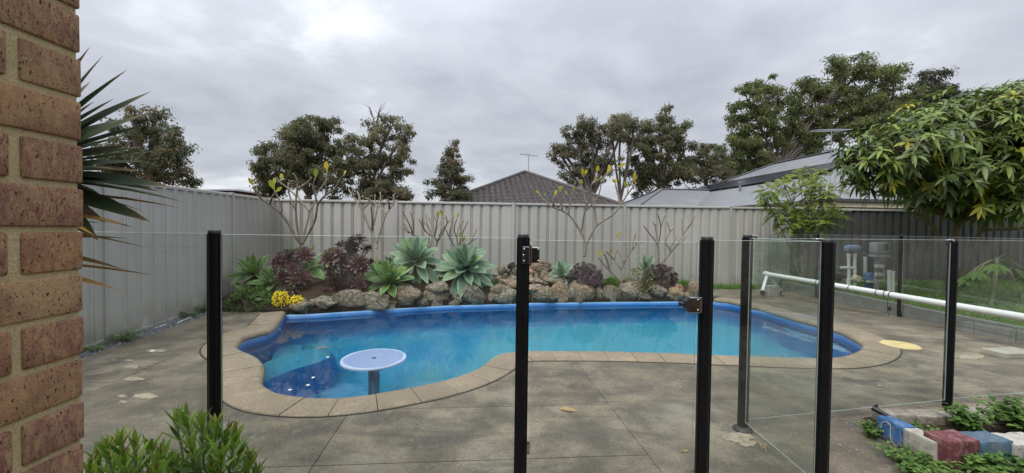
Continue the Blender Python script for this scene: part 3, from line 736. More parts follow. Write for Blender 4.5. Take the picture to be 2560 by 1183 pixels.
# ================================================================== GLASS POOL FENCE
GROUP = 'frameless glass pool fencing'
def post_mesh(h, flange=False):
    mb = MB(); mb.lathe([(.0255, 0), (.0255, h - .012), (.0255, h - .004), (.022, h)], n=24)
    for a in (0, math.pi):                       # glazing slot ribs
        mb.box((.0265 * math.cos(a), 0, h / 2), (.006, .018, h - .03))
    return mb
def gpost(parent, x, y, h=1.2, rz=0, flange=False):
    o = post_mesh(h).build('post', BLACK, parent, angle=35); o.location = (x, y, 0); o.rotation_euler = (0, 0, rz)
    MB().lathe([(.0258, h - .014), (.0262, h - .003), (.023, h + .0015), (.001, h + .002)], n=24).build('cap', BLACKPL, o, angle=40)
    if flange: MB().lathe([(.055, .0), (.055, .008), (.044, .018), (.030, .026), (.0258, .027)], n=24).build('base_flange', BLACKPL, o, angle=40)
    return o
def pane(parent, p, q, z0=.06, z1=1.187, name='glass_pane', th=.0065):
    p = Vector((*p, 0)); q = Vector((*q, 0)); d = q - p; rm = d.to_track_quat('X', 'Z').to_matrix(); L2, H = d.length, z1 - z0
    vs, fs = box_geo(L2, th, H, .0012); c = (p + q) / 2 + Vector((0, 0, (z0 + z1) / 2))
    mb = MB()
    for f in fs:
        a = [vs[i] for i in f]; nrm = (a[1] - a[0]).cross(a[2] - a[0])
        mi = 0 if abs(nrm.y) > max(abs(nrm.x), abs(nrm.z)) * 1.5 and len(f) == 4 and abs(a[0].y - a[2].y) < 1e-6 else 1
        mb.add([rm @ v + c for v in a], [list(range(len(a)))], mi)
    return mb.build(name, [GLASS, GEDGE], parent)
YF = 1.83
XA, XB, XC, XD = -1.362, .052, .893, 1.438
f1 = thing('glass_fence', 'clear glass fence section with black posts left of the gate, nearest the camera', 'glass fence', group=GROUP)
gpost(f1, XA, YF); gpost(f1, XB, YF); pane(f1, (-3.75, YF + .06), (XA - .03, YF)); pane(f1, (XA + .03, YF), (XB - .035, YF), z1=1.184)
f2 = thing('glass_fence', 'short glass fence section with black posts between the gate and the painted blocks', 'glass fence', group=GROUP)
YB = 2.45
gpost(f2, XC, YF); gpost(f2, XD, YF - .01, 1.196); gpost(f2, XD + .005, YB, 1.205, 0, True)
pane(f2, (XC + .03, YF), (XD - .03, YF - .01)); pane(f2, (XD, YF + .03), (XD + .003, YB - .03))
f3 = thing('glass_fence', 'clear glass fence panels behind the raised weed bed at the right', 'glass fence', group=GROUP)
gpost(f3, 3.09, 2.80, 1.19); pane(f3, (XD + .03, YB + .005), (3.06, 2.79)); pane(f3, (3.12, 2.81), (4.8, 3.12)); gpost(f3, 4.83, 3.13)
f4 = thing('glass_fence', 'far glass fence on black posts along the lawn kerb', 'glass fence', group=GROUP)
FY = [9.05, 7.42, 5.86, 4.3]; XS = [5.70, 5.68, 5.71, 5.78]
for y, x in zip(FY, XS): gpost(f4, x, y, 1.2, R(90))
for i in range(3): pane(f4, (XS[i], FY[i] - .03), (XS[i + 1], FY[i + 1] + .03))
# silver glass clips on the two posts of the right-hand section
for (x, y, tp, par) in ((XD + .035, YB - .005, 1.2, f2), (3.06, 2.795, 1.185, f3), (XD - .02, YF + .02, 1.195, f2)):
    MB().box((x, y, tp), (.038, .03, .012), None, .003).box((x + .012, y - .012, tp - .008), (.012, .012, .016), None, .002).build('glass_clip', CHROME, par)
gate = thing('glass_gate', 'glass pool gate with steel hinge and latch between two black posts', 'gate', group=None)
gp = pane(gate, (XB + .045, YF), (XC - .045, YF), .07, 1.176)
# hinge: two plates, barrel and screws
zc = 1.108; xh = XB
hg = MB(); hg.box((xh + .012, YF - .030, zc), (.032, .006, .076), None, .0015)
hg.box((xh + .055, YF - .018, zc), (.038, .012, .072), None, .003)
hb = hg.build('hinge', CHROME, gate)
MB().tube([(xh + .032, YF - .028, zc - .036), (xh + .032, YF - .028, zc + .036)], .0085, 14).tube([(xh + .032, YF - .028, zc + .036), (xh + .032, YF - .028, zc + .046)], .0055, 12).tube([(xh + .032, YF - .028, zc - .048), (xh + .032, YF - .028, zc - .036)], .0055, 12).build('hinge_barrel', CHROME, hb, angle=40)
for dx, dz in ((.004, .026), (.001, 0), (.004, -.026), (.068, .026), (.068, -.026)):
    MB().lathe([(.0042, 0), (.0042, .0025), (.0025, .004)], (xh + dx, YF - (.033 if dx < .05 else .024), zc + dz), 10, axis=(0, -1, 0)).build('screw', CHROME, hb, angle=40)
zl = .893; xl = XC
lt = MB().box((xl - .062, YF - .022, zl), (.054, .030, .072), None, .004, 0, 2).build('latch', CHROME, gate)
lb = MB(); lb.add([(xl - .089, YF - .038, zl - .035), (xl - .106, YF - .034, zl - .012), (xl - .106, YF - .034, zl + .016), (xl - .089, YF - .038, zl + .035), (xl - .089, YF + .0, zl - .035), (xl - .106, YF, zl - .012), (xl - .106, YF, zl + .016), (xl - .089, YF, zl + .035)],
       [[0, 1, 2, 3][::-1], [4, 5, 6, 7], [0, 4, 5, 1], [1, 5, 6, 2], [2, 6, 7, 3], [3, 7, 4, 0]]); lb.build('latch_body', BLACKPL, lt)
MB().lathe([(.006, 0), (.006, .012), (.010, .014), (.011, .024), (.007, .026)], (xl - .104, YF - .018, zl + .002), 14, axis=(-1, 0, 0)).build('latch_knob', BLACKPL, lt, angle=40)
MB().box((xl - .028, YF - .006, zl + .0), (.018, .02, .066), None, .002).build('striker', BLACKPL, lt)
for dz in (.024, -.022): MB().lathe([(.0042, 0), (.0042, .0025), (.0025, .004)], (xl - .052, YF - .0375, zl + dz), 10, axis=(0, -1, 0)).build('screw', CHROME, lt, angle=40)
MB().lathe([(.008, 0), (.008, .06), (.006, .063)], (xh + .034, YF - .028, .2), 12).build('lower_hinge_pin', CHROME, gate, angle=40)

# ================================================================== POOL TABLE AND SKIMMER LID
c = on(935, 895, ZW + .016); t = thing('pool_table', 'round pale blue table standing in the pool water', 'table', (c.x, c.y, 0))
n = NT('wet_blue_laminate'); v = n.coord(); wob = n.noise(v, 5, 4)
vl = n.N('ShaderNodeVectorMath', operation='LENGTH'); xy = n.N('ShaderNodeVectorMath', operation='MULTIPLY'); n.L(v, xy.inputs[0]); xy.inputs[1].default_value = (1, 1, 0); n.L(xy.outputs[0], vl.inputs[0])
rad = n.math('ADD', vl.outputs['Value'], n.math('MULTIPLY', n.math('SUBTRACT', wob, .5), .06))
TOPM = n.pbr(n.ramp(rad, [(.280, (.23, .31, .50)), (.296, (.40, .48, .64))]), n.ramp(rad, [(.280, .2), (.296, .45)]), None, 0, .5)
TR = .315
zt = ZW + .016
MB().lathe([(.05, zt - .043), (.27, zt - .043), (TR - .006, zt - .036), (TR, zt - .026), (TR, zt - .008), (TR - .006, zt), (.045, zt), (.024, zt), (.022, zt - .01)], n=56).build('table_top', TOPM, t, angle=40)
MB().lathe([(.024, zt - .0015), (.022, zt + .0015), (.001, zt + .0005)], n=20).build('centre_hole_cap', plain('dark_cap', (.02, .03, .05), .5), t, angle=40)
MB().lathe([(.055, -1.25), (.055, zt - .05)], n=24).build('pedestal', plain('weathered_post', (.13, .24, .32), .6), t, angle=40)
c = on(2245, 866, 0); t = thing('skimmer_lid', 'round yellow skimmer lid set in the paving at the right end of the pool', 'skimmer lid', (c.x + .02, c.y, .012))
MB().lathe([(.165, .0), (.165, .006), (.155, .013), (.12, .0145), (.001, .0145)], n=40).build('lid', plain('yellowed_plastic', (.60, .48, .22), .55, 0, .35, .18, 9), t, angle=40)
MB().lathe([(.185, -.012), (.185, .002), (.166, .004)], n=40).build('rim', COPE, t, angle=40)

# ================================================================== POOL COVER ROLLER
a = Vector((4.97, 7.72, .40)); b = Vector((5.62, 3.3, .335)); ax = (b - a).normalized(); L0 = (b - a).length
t = thing('cover_roller', 'long white pool cover roller tube on low stands by the lawn kerb', 'cover roller', (a.x, a.y, 0)); inv = Matrix.Translation((-a.x, -a.y, 0))
def put(o, par=None):
    o.parent = par or t; o.matrix_parent_inverse = inv; return o
put(MB().tube([a + ax * s for s in np.linspace(0, L0, 12)], .041, 20).build('tube', PVC, angle=40))
def ringat(f, r=.0435, w=.012): q = a + ax * (L0 * f); return MB().tube([q - ax * w / 2, q + ax * w / 2], r, 20).build('strap', BLACKPL, angle=40)
for f in (.235, .25, .265, .45, .475, .490, .655, .36): put(ringat(f))
q = a + ax * (L0 * .47); put(MB().tube([q + Vector((0, -.04, 0)), q + Vector((-.01, -.06, -.08)), q + Vector((0, -.06, -.22)), q + Vector((.02, -.06, -.30))], .004, 6).build('hanging_strap', BLACKPL, smooth=True))
put(MB().box(q + Vector((.03, -.06, -.2)), (.04, .02, .06), None, .006).build('buckle', BLACKPL))
STEELW = plain('white_painted_steel', (.62, .64, .65), .4)
mb = MB(); top = a - ax * .03; pr = Vector((1, .1, 0)).normalized()
f1p, f2p = Vector((a.x - .20, a.y - .15, .12)), Vector((a.x + .20, a.y - .02, .12))
put(MB().bar(top, f1p, .05, .018, .003).bar(top, f2p, .05, .018, .003).bar(f2p + Vector((-.07, 0, -.005)), f2p + Vector((.05, 0, -.005)), .05, .014).bar(f1p + Vector((-.05, 0, -.005)), f1p + Vector((.04, 0, -.005)), .05, .014).build('stand', STEELW))
put(MB().lathe([(.035, -.07), (.05, -.06), (.05, .02), (.035, .03)], top, 18, axis=ax).build('end_bearing', STEELW, angle=40))
for fp in (f1p, f2p): put(MB().tube([fp + Vector((-.014, 0, -.06)), fp + Vector((.014, 0, -.06))], .055, 16).bar(fp + Vector((0, 0, -.02)), fp + Vector((0, 0, -.06)), .03, .03).build('castor', BLACKPL, angle=40))
# far (out of frame) stand
e = b; put(MB().bar(e, e + Vector((-.2, .05, -.22)), .05, .018).bar(e, e + Vector((.2, -.02, -.22)), .05, .018).build('stand', STEELW))
for sx in (-.2, .2): put(MB().tube([e + Vector((sx - .014, .0, -.27)), e + Vector((sx + .014, .0, -.27))], .05, 16).build('castor', BLACKPL, angle=40))
put(MB().box((a.x - .0, a.y - .10, .10), (.24, .16, .20), (0, 0, .1), .006).build('ballast_block', PLINTH))

# ================================================================== LAWN KERB AND LAWN
kerb = thing('block_kerb', 'low kerb of grey concrete blocks holding the lawn on the right', 'kerb', (5.8, 5, 0)); kinv = Matrix.Translation((-5.8, -5, 0))
y = 8.5; kvs, kfs = box_geo(.386, .10, .19, .005); kme = MB().add(kvs, kfs).mesh('block', plain('concrete_block', (.24, .24, .225), .85, 0, .2, .2, 6, .4))
while y > 2.0:
    x = 5.80 + max(0, (5.2 - y)) * .06
    o = obj('block', kme, kerb); o.matrix_parent_inverse = kinv; o.location = (x + random.uniform(-.004, .004), y - .2, .085 + random.uniform(-.006, .004)); o.rotation_euler = (0, 0, R(90 + (1 if y > 5.2 else 3)) + random.uniform(-.01, .01)); y -= .394
vs = []; fs = []; NX, NY = 34, 40
for i in range(NX + 1):
    for j in range(NY + 1):
        y = 2.0 + (9.3 - 2.0) * j / NY; x0 = 5.845 + max(0, (5.2 - y)) * .06; x = x0 + (18 - x0) * (i / NX) ** 1.7
        vs.append((x, min(y, fence_y(x) - .03), .145 + .05 * noise.noise((x * .8, y * .8, 0)) * min(1, i / 2) + .04 * min(1, max(0, x - 6.5))))
fs = [[i * (NY + 1) + j, (i + 1) * (NY + 1) + j, (i + 1) * (NY + 1) + j + 1, i * (NY + 1) + j + 1] for i in range(NX) for j in range(NY)]
struct('lawn', MB().add(vs, fs).mesh('lawn', TURF, True))
def lawn_z(x, y): return .145 + .05 * noise.noise((x * .8, y * .8, 0)) + .04 * min(1, max(0, x - 6.5))
GRASS = leafmat('grass_blade', [(.08, .18, .025), (.13, .28, .04), (.18, .34, .06), (.22, .27, .10)], .6, .35, .2)
def blades(name, pts, h, w, mat, label, spread=.5):
    n = len(pts); d = rdir(n) * spread; d[:, 2] = 1; up = rdir(n)
    return tag(obj(name, leaf_mesh(name, pts, d, up, RNG.uniform(.5, 1.25, n) * h, w, [(0, 1), (.5, .8), (1, .05)], mat, droop=RNG.uniform(0, .5, n))), label, None, None, 'stuff')
P = []
for i in range(30000):
    y = random.uniform(2.4, 9.0); x = 5.86 + max(0, (5.2 - y)) * .06 + random.random() ** 1.6 * 8
    if y > fence_y(x) - .05: continue
    if noise.noise((x * 1.1, y * 1.1, 5)) < -.32: continue
    P.append((x, y, lawn_z(x, y) - .005))
blades('grass', P, .085, .012, GRASS, 'weedy green grass growing on the lawn behind the kerb', .8)
P = []
for i in range(5200):
    x = random.uniform(2.95, 6.6); y = fence_y(x) - .03 - abs(random.gauss(0, .10))
    P.append((x, y, -.02 if x > 3.9 else .06))
blades('fence_grass', P, .13, .010, leafmat('bright_grass', [(.08, .20, .02), (.13, .30, .03), (.17, .33, .05)], .6, .35, .2), 'bright green grass strip along the foot of the rear fence', .5)
P = [(p.x, p.y, -.02) for p in [Vector((random.uniform(3.75, 6.), random.uniform(8.38, 8.75))) for i in range(10)]]

# loose paver on the deck
c = on(2525, 893, 0); t = MB().box((c.x + .06, c.y + .05, .028), (.40, .20, .055), (0, 0, .12), .006).build('loose_paver', plain('pale_paver', (.36, .34, .28), .85, 0, .2, .15, 9, .4)); tag(t, 'pale concrete paver lying loose on the deck at the right edge', 'paver')

# ================================================================== RAISED BED OF PAINTED BLOCKS
def blockmat(name, c, under):
    n = NT(name); p = n.pos(); f = n.noise(p, 26, 6, .7); g = n.noise(p, 5, 5)
    col = n.mix(n.ramp(f, [(.50, 0.0), (.60, .85)]), c, under); col = n.mix(n.ramp(n.noise(p, 11, 6, .7), [(.50, 0.0), (.68, .7)]), col, n.mix(1, col, (.45, .42, .38), 'MULTIPLY')); col = n.mix(n.ramp(n.vor(p, 140), [(.12, .8), (.25, 0.0)]), col, n.mix(1, col, (.35, .35, .35), 'MULTIPLY'))
    z = n.N('ShaderNodeSeparateXYZ'); n.L(p, z.inputs[0]); col = n.mix(n.math('MULTIPLY', n.ramp(z.outputs[2], [(.0, .9), (.05, 0.0)]), n.ramp(g, [(.35, .2), (.6, 1.0)])), col, (.12, .10, .075))
    return n.pbr(col, .75, n.bump(n.noise(p, 90, 5, .7), .5, .006), 0, .25)
BB, BG, BM_, BD, BW = blockmat('blue_paint', (.04, .13, .30), (.20, .23, .26)), blockmat('weathered_block', (.40, .38, .34), (.28, .26, .22)), blockmat('maroon_paint', (.13, .042, .050), (.22, .13, .12)), blockmat('dull_blue_paint', (.07, .12, .165), (.13, .15, .155)), blockmat('brown_grey_block', (.22, .20, .165), (.31, .29, .24))
bed = thing('raised_bed', 'small raised bed edged with painted and bare concrete blocks', 'garden bed', (2.6, 2.3, 0)); binv = Matrix.Translation((-2.6, -2.3, 0))
def blk(px0, py0, px1, py1, th, h, mat, side=1, name='edging_block', label=None, dz=0):
    a = on(px0, py0, 0); b = on(px1, py1, 0); d = (b - a); nn = Vector((-d.y, d.x, 0)).normalized() * side
    c = (a + b) / 2 + nn * th / 2; bm = bmesh.new(); bmesh.ops.create_cube(bm, size=1); bmesh.ops.scale(bm, vec=(d.length, th, h), verts=bm.verts)
    bmesh.ops.bevel(bm, geom=bm.edges[:], offset=.006, segments=2, affect='EDGES', profile=.5); bmesh.ops.subdivide_edges(bm, edges=[e for e in bm.edges if e.calc_length() > .03], cuts=7, use_grid_fill=True)
    of = Vector((random.uniform(0, 90), 0, 0))
    for v in bm.verts:
        k = noise.noise(v.co * 22 + of) * .0016 + noise.noise(v.co * 60 + of) * .0010; ed = sum(1 for x, s_ in zip(v.co, (d.length, th, h)) if abs(x) > s_ / 2 - .009)
        if ed >= 2: k -= max(0, noise.noise(v.co * 30 + of * 2) - .12) * .016
        v.co += v.co.normalized() * k
    me_ = bpy.data.meshes.new(name); bm.to_mesh(me_); bm.free(); me_.materials.append(mat); me_.polygons.foreach_set('use_smooth', [True] * len(me_.polygons)); me_.set_sharp_from_angle(angle=R(40)); o = obj(name, me_, bed)
    o.matrix_parent_inverse = binv; o.location = (c.x, c.y, h / 2 + dz); o.rotation_euler = (random.uniform(-.03, .03), random.uniform(-.03, .03), math.atan2(d.y, d.x))
    if label: o['label'] = label
    return o
blue = blk(2190, 1091, 2254, 1124, .09, .128, BB, 1, label='bright blue painted block with a pale scribble')
blk(2256, 1125, 2337, 1167, .085, .128, BG, 1)
blk(2370, 1181, 2450, 1178, .12, .160, BM_, 1, label='maroon painted block')
blk(2453, 1181, 2534, 1178, .12, .155, BD, 1, label='dull blue painted block')
blk(2537, 1182, 2625, 1180, .12, .15, BG, 1)
for i in range(6):
    x0 = 2214 + i * 79; blk(x0, 1080 + [0, 2, 0, -3, -1, 0][i] * .5, x0 + 76, 1081 + [0, 2, 0, -3, -1, 0][i] * .5, .10, .105 + [0, -.002, -.012, .006, .0, .004][i], BG if i in (3, 4) else BW, 1)
# painted scribble on the blue block's outer face
a = on(2190, 1091, 0); b = on(2254, 1124, 0); d = (b - a).normalized(); nn = Vector((d.y, -d.x, 0)); Lb = (b - a).length
sc = [(.20, .035), (.20, .07), (.22, .098), (.27, .104), (.33, .114), (.42, .118), (.52, .112), (.56, .10), (.56, .06), (.58, .035), (.64, .018), (.72, .008), (.80, .006), (.88, .010)]
pts = catmull([Vector((u, v)) for u, v in sc], .01); o = MB().tube([a + d * (u.x * Lb) + nn * .0012 + Vector((0, 0, u.y)) for u in pts], .0013, 5).build('scribble', plain('white_scrape', (.6, .6, .58), .7), blue); o.matrix_parent_inverse = blue.matrix_basis.inverted() @ binv
bpy.context.view_layer.update()
o.parent = bed; o.matrix_parent_inverse = binv
mb = MB(); vs = []
for i in range(16):
    for j in range(9):
        x = 2.27 + 1.6 * i / 15; y = 2.13 + (2.56 - 2.13) * j / 8; vs.append((x, y, .045 + .02 * noise.noise((x * 6, y * 6, 1))))
o = mb.add(vs, [[i * 9 + j, (i + 1) * 9 + j, (i + 1) * 9 + j + 1, i * 9 + j + 1] for i in range(15) for j in range(8)]).build('soil', SOIL, bed, True); o.matrix_parent_inverse = binv
pa = at(2186, 1022, 2.46); pb = at(2260, 1064, 2.36); pc = at(2370, 1100, 2.22)
t = thing('poly_pipe', 'black irrigation pipe resting over the blue painted block', 'pipe', pa); pinv = Matrix.Translation(-pa)
pts = catmull([pa, pa.lerp(pb, .5) + Vector((0, 0, .002)), pb, pb.lerp(pc, .5) + Vector((0, 0, -.008)), pc], .03)
o = MB().tube(pts, .0125, 12).build('pipe', BLACKPL, t, smooth=True); o.matrix_parent_inverse = pinv
o = MB().tube([pa - (pb - pa).normalized() * .012, pa + (pb - pa).normalized() * .035], .0155, 12).box(pa + Vector((.012, 0, .02)), (.014, .012, .016), None, .002).build('end_clamp', BLACKPL, t, angle=40); o.matrix_parent_inverse = pinv

# ---------------------------------------------------------------- weeds: stalks with rounded leaflets
WEED = leafmat('weed_leaf', [(.04, .09, .018), (.07, .15, .026), (.11, .21, .04), (.17, .26, .06)], .5, .35, .3)
WEEDD = leafmat('dark_weed_leaf', [(.02, .055, .012), (.035, .085, .018), (.055, .12, .025)], .5, .3, .3)
STEM = plain('green_stem', (.10, .16, .04), .6)
ROUND = [(0, .2), (.3, .9), (.65, 1), (.9, .6), (1, .1)]
def weed(name, label, cat, base, h, r, nst, nl, leaf, mat=WEED, group=None, lean=(0, 0)):
    base = Vector(base); t = thing(name, label, cat, base, 0, group); P = []; Dd = []; U = []; mb = MB()
    for i in range(nst):
        a = random.uniform(0, 6.28); rr = r * math.sqrt(random.random()); hh = h * random.uniform(.55, 1.0) * (1 - .35 * (rr / max(r, 1e-4)))
        tip = Vector((rr * math.cos(a) + lean[0] * hh, rr * math.sin(a) + lean[1] * hh, hh)); mid = tip * .5 + Vector((0, 0, hh * .12)); b0 = Vector((tip.x * .4, tip.y * .4, -.01))
        mb.tube([b0, mid, tip], [.0028, .0022, .0012], 5)
        for k in range(int(nl * 1.7)):
            f = .25 + .75 * (k + random.random()) / nl; p = b0.lerp(mid, f * 2) if f < .5 else mid.lerp(tip, f * 2 - 1)
            aa = random.uniform(0, 6.28); dv = Vector((math.cos(aa), math.sin(aa), random.uniform(-.1, .7)))
            P.append(p); Dd.append(dv); U.append(Vector((random.uniform(-.4, .4), random.uniform(-.4, .4), 1)))
    n = len(P); obj('foliage', leaf_mesh('foliage', P, Dd, U, RNG.uniform(.5, 1.2, n) * leaf, RNG.uniform(.35, .6, n) * leaf, ROUND, mat, droop=RNG.uniform(.1, .6, n), gutter=.25), t)['kind'] = 'stuff'
    mb.build('stem', STEM, t); return t
wg = 'weeds in and around the raised bed'
weed('weed', 'tall leafy weed clump filling the right of the raised bed', 'weed', (3.06, 2.34, .05), .16, .15, 90, 9, .044, group=wg)
weed('weed', 'leafy weed clump at the far right end of the raised bed', 'weed', (3.42, 2.36, .05), .15, .18, 90, 9, .044, group=wg)
weed('weed', 'smaller upright weed in the middle of the raised bed', 'weed', (2.74, 2.38, .05), .13, .09, 30, 8, .040, group=wg)
weed('weed', 'low weed sprout behind the grey block in the raised bed', 'weed', (2.45, 2.32, .05), .055, .06, 10, 6, .026, group=wg)
weed('weed', 'leafy weed growing against the left of the blue block', 'weed', on(2176, 1094), .085, .045, 16, 8, .026, group=wg)
weed('weed', 'spreading weed in front of the grey block', 'weed', on(2300, 1178), .07, .14, 50, 7, .032, group=wg)
weed('weed', 'tall weed clump in front of the maroon block', 'weed', (2.42, 1.95, 0), .12, .10, 60, 8, .040, group=wg)
weed('weed', 'dark weed clump in front of the dull blue block', 'weed', (2.68, 1.96, 0), .12, .12, 60, 8, .034, WEEDD, group=wg)
weed('weed', 'dark leafy weed in the bottom right corner', 'weed', (2.98, 2.02, 0), .17, .14, 60, 8, .036, WEEDD, group=wg)
fw = 'weeds along the left fence'
weed('weed', 'green weed at the fence foot next to the brick pier', 'weed', on(228, 884, -.03), .07, .10, 40, 6, .022, group=fw)
weed('weed', 'largest weed clump in the gravel strip by the left fence', 'weed', on(310, 858, -.03), .13, .13, 70, 8, .024, group=fw)
weed('weed', 'small weed in the gravel below the left fence post', 'weed', on(262, 868, -.03), .05, .05, 20, 6, .02, group=fw)
weed('weed', 'small weed pair in the gravel halfway along the left fence', 'weed', on(476, 797, -.03), .13, .09, 40, 7, .022, group=fw)
weed('weed', 'weed in the gravel just left of the first black post', 'weed', on(505, 786, -.03), .14, .07, 40, 7, .022, group=fw)

# ---------------------------------------------------------------- agaves
AGAVE = leafmat('agave_leaf', [(.125, .205, .130), (.16, .255, .16), (.20, .30, .19), (.28, .40, .14)], .55, .12, .2, None, ((.32, .43, .30), .5))
AGAVEG = leafmat('green_agave_leaf', [(.075, .15, .05), (.10, .195, .065), (.14, .245, .07), (.22, .34, .08)], .55, .15, .2, None, ((.27, .39, .17), .55))
APROF = [(0, .42), (.12, .45), (.35, .85), (.55, 1.0), (.75, .78), (.9, .36), (1, .02)]
def agave(label, px, py, D, Rpx, n=26, mat=AGAVE, rise=.35, seed=0, low=-.35, group='agaves in the rock garden', face=(0, -.35)):
    rr = random.Random(seed); c = at(px, py, D); Rm = Rpx * D / FPX; tl = Euler((R(rr.uniform(30, 44)), R(rr.uniform(-8, 8)), 0)).to_matrix(); t = thing('agave', label, 'agave', c, 0, group)
    P, Dd, U, Ln, Wd, dr = [], [], [], [], [], []
    for i in range(n):
        f = (i + .5) / n; az = i * 2.39996 + rr.uniform(-.2, .2); el = low + (1.4 - low) * f ** 1.3 + rr.uniform(-.08, .08)
        d = tl @ Vector((math.cos(az) * math.cos(el), math.sin(az) * math.cos(el), math.sin(el)))
        P.append(tl @ (Vector((math.cos(az), math.sin(az), 0)) * .02 + Vector((0, 0, .06 * f)))); Dd.append(d)
        up = tl @ (Vector((0, 0, 1)) if el < 1.0 else Vector((-math.cos(az), -math.sin(az), .2))); U.append(up)
        Ln.append(Rm * rr.uniform(.9, 1.15) * (1 - .16 * f)); Wd.append(Rm * rr.uniform(.30, .40)); dr.append(.28 * (1 - f) ** 1.5 * rr.uniform(.5, 1.2))
    rn = [min(1, max(0, .35 + .4 * rr.uniform(-1, 1) + (.45 if rr.random() < .12 else 0))) for _ in range(n)]
    for i in range(n): 
        me = leaf_mesh('leaf', [P[i]], [Dd[i]], [U[i]], [Ln[i]], [Wd[i]], APROF, mat, droop=[dr[i]], gutter=.35, curl=-.05, rnd=[rn[i]], three=True); obj('leaf', me, t)
    MB().lathe([(.05, -.22), (.045, -.05), (.03, .02)], n=10).build('stalk', plain('agave_stalk', (.20, .15, .09), .9), t, True)
    return t
agave('large grey green agave with a bright lime centre leaf, left of the biggest one', 1040, 658, 7.0, 75, 34, seed=3)
agave('largest blue green agave spilling over the boulders left of the waterfall', 1164, 676, 6.95, 74, 44, seed=5)
agave('green agave low on the rocks beside the dark aeonium', 976, 710, 6.5, 68, 28, AGAVEG, seed=7)
agave('small upright grey green agave right of the waterfall', 1402, 690, 7.3, 44, 16, seed=9, low=.2)
agave('green agave partly hidden behind the left dark aeonium', 770, 676, 6.9, 74, 18, AGAVEG, seed=11, low=.1)
agave('green agave nearest the fence corner', 640, 690, 6.35, 60, 20, AGAVEG, seed=13, low=.0)
agave('green agave between the fence corner and the left dark aeonium', 686, 712, 6.25, 54, 18, AGAVEG, seed=15, low=-.1)
agave('lowest green agave in the fence corner', 618, 738, 6.1, 36, 14, AGAVEG, seed=17, low=-.2)
agave('tiny agave rosette above the paving by the yellow flowers', 664, 750, 5.95, 24, 12, AGAVEG, seed=19, low=0)
agave('small pale agave peeping up behind the right purple shrub', 1612, 676, 7.9, 40, 10, seed=21, low=.6)
agave('pale agave squeezed behind the green agave and the tall aeonium', 948, 690, 6.9, 44, 14, AGAVEG, seed=23, low=.2)

# ---------------------------------------------------------------- aeoniums
AEON = leafmat('dark_aeonium_leaf', [(.024, .006, .009), (.044, .010, .015), (.075, .017, .024), (.062, .022, .022), (.13, .17, .03)], .38, .10, .4)
AEON2 = leafmat('purple_aeonium_leaf', [(.034, .020, .026), (.055, .032, .042), (.085, .052, .062), (.07, .06, .045), (.09, .12, .035)], .45, .08, .35)
SPOON = [(0, .25), (.35, .6), (.7, 1), (.9, .8), (1, .25)]
ASTEM = plain('aeonium_stem', (.13, .10, .075), .85)
def aeonium(label, px0, py0, px1, py1, D, n, r, mat, seed, group='aeonium shrubs in the rock garden', lobes=None):
    rr = random.Random(seed); b = at((px0 + px1) / 2, py1, D); t = thing('aeonium', label, 'aeonium', b, 0, group)
    w = (px1 - px0) * D / FPX / 2; h = (py1 - py0) * D / FPX; mb = MB(); P, Dd, U, Ln, rn = [], [], [], [], []
    for i in range(n):
        if lobes:
            lx, ly, lr = rr.choice(lobes); a = rr.uniform(0, 6.28); e = rr.uniform(-.5, 1.4); k = lr * rr.uniform(.55, 1.0)
            nrm = Vector((math.cos(a) * math.cos(e), math.sin(a) * math.cos(e) - .25, math.sin(e))).normalized()
            c = Vector((lx * w, 0, ly * h)) + nrm * k * w
        else:
            a = rr.uniform(0, 6.28); e = rr.uniform(-.15, 1.5); nrm = Vector((math.cos(a) * math.cos(e), math.sin(a) * math.cos(e) - .2, math.sin(e))).normalized()
            c = Vector((nrm.x * w, nrm.y * w * .8, h * .38 + nrm.z * h * .56)) * rr.uniform(.82, 1.0)
        c.z = max(c.z, r * .4); s = rr.uniform(.8, 1.2) * r
        mid = Vector((c.x * .45, c.y * .45, c.z * .5)); mb.tube([Vector((c.x * .15, c.y * .15, -.1)), mid, c], [.012, .010, .008], 6)
        ax = (nrm + Vector((0, -.2, .5))).normalized(); q = ax.to_track_quat('Z', 'Y').to_matrix(); sh = rr.uniform(0, .7)
        K = 26; P, Dd, U, Ln, rn = [], [], [], [], []
        for k in range(K):
            f = (k + .5) / K; az = k * 2.39996; el = -.15 + 1.35 * f
            d = q @ Vector((math.cos(az) * math.cos(el), math.sin(az) * math.cos(el), math.sin(el)))
            P.append(d * .006); Dd.append(d); U.append(q @ Vector((-math.cos(az) * .4, -math.sin(az) * .4, 1))); Ln.append(s * (1 - .55 * f))
            rn.append(min(1, sh + rr.uniform(-.12, .2) + (.5 if f > .86 and rr.random() < .6 and sh > .3 else 0)))
        Ln = np.array(Ln); o = obj('rosette', leaf_mesh('rosette', P, Dd, U, Ln, Ln * .30, SPOON, mat, gutter=.15, rnd=np.clip(rn, 0, 1)), t); o.location = c
    mb.build('stem', ASTEM, t, True); return t
aeonium('dark maroon aeonium shrub above the yellow flowers', 672, 612, 792, 768, 6.25, 38, .145, AEON, 1, lobes=[(.0, .62, .62), (-.35, .75, .45), (.45, .78, .42), (.1, .35, .75), (-.1, .15, .7), (.4, .2, .6)])
aeonium('tallest dark maroon aeonium shrub in the middle of the rock garden', 786, 580, 938, 764, 6.4, 58, .138, AEON, 2, lobes=[(.45, .80, .34), (.1, .72, .4), (-.4, .58, .5), (.5, .5, .5), (.0, .42, .62), (-.3, .2, .62), (.35, .2, .6)])
aeonium('purple aeonium shrub at the foot of the yellow leaved frangipani', 1418, 655, 1508, 725, 7.2, 62, .085, AEON2, 3)
aeonium('purple aeonium shrub at the right end of the rock garden', 1606, 658, 1690, 728, 7.45, 62, .085, AEON2, 4)
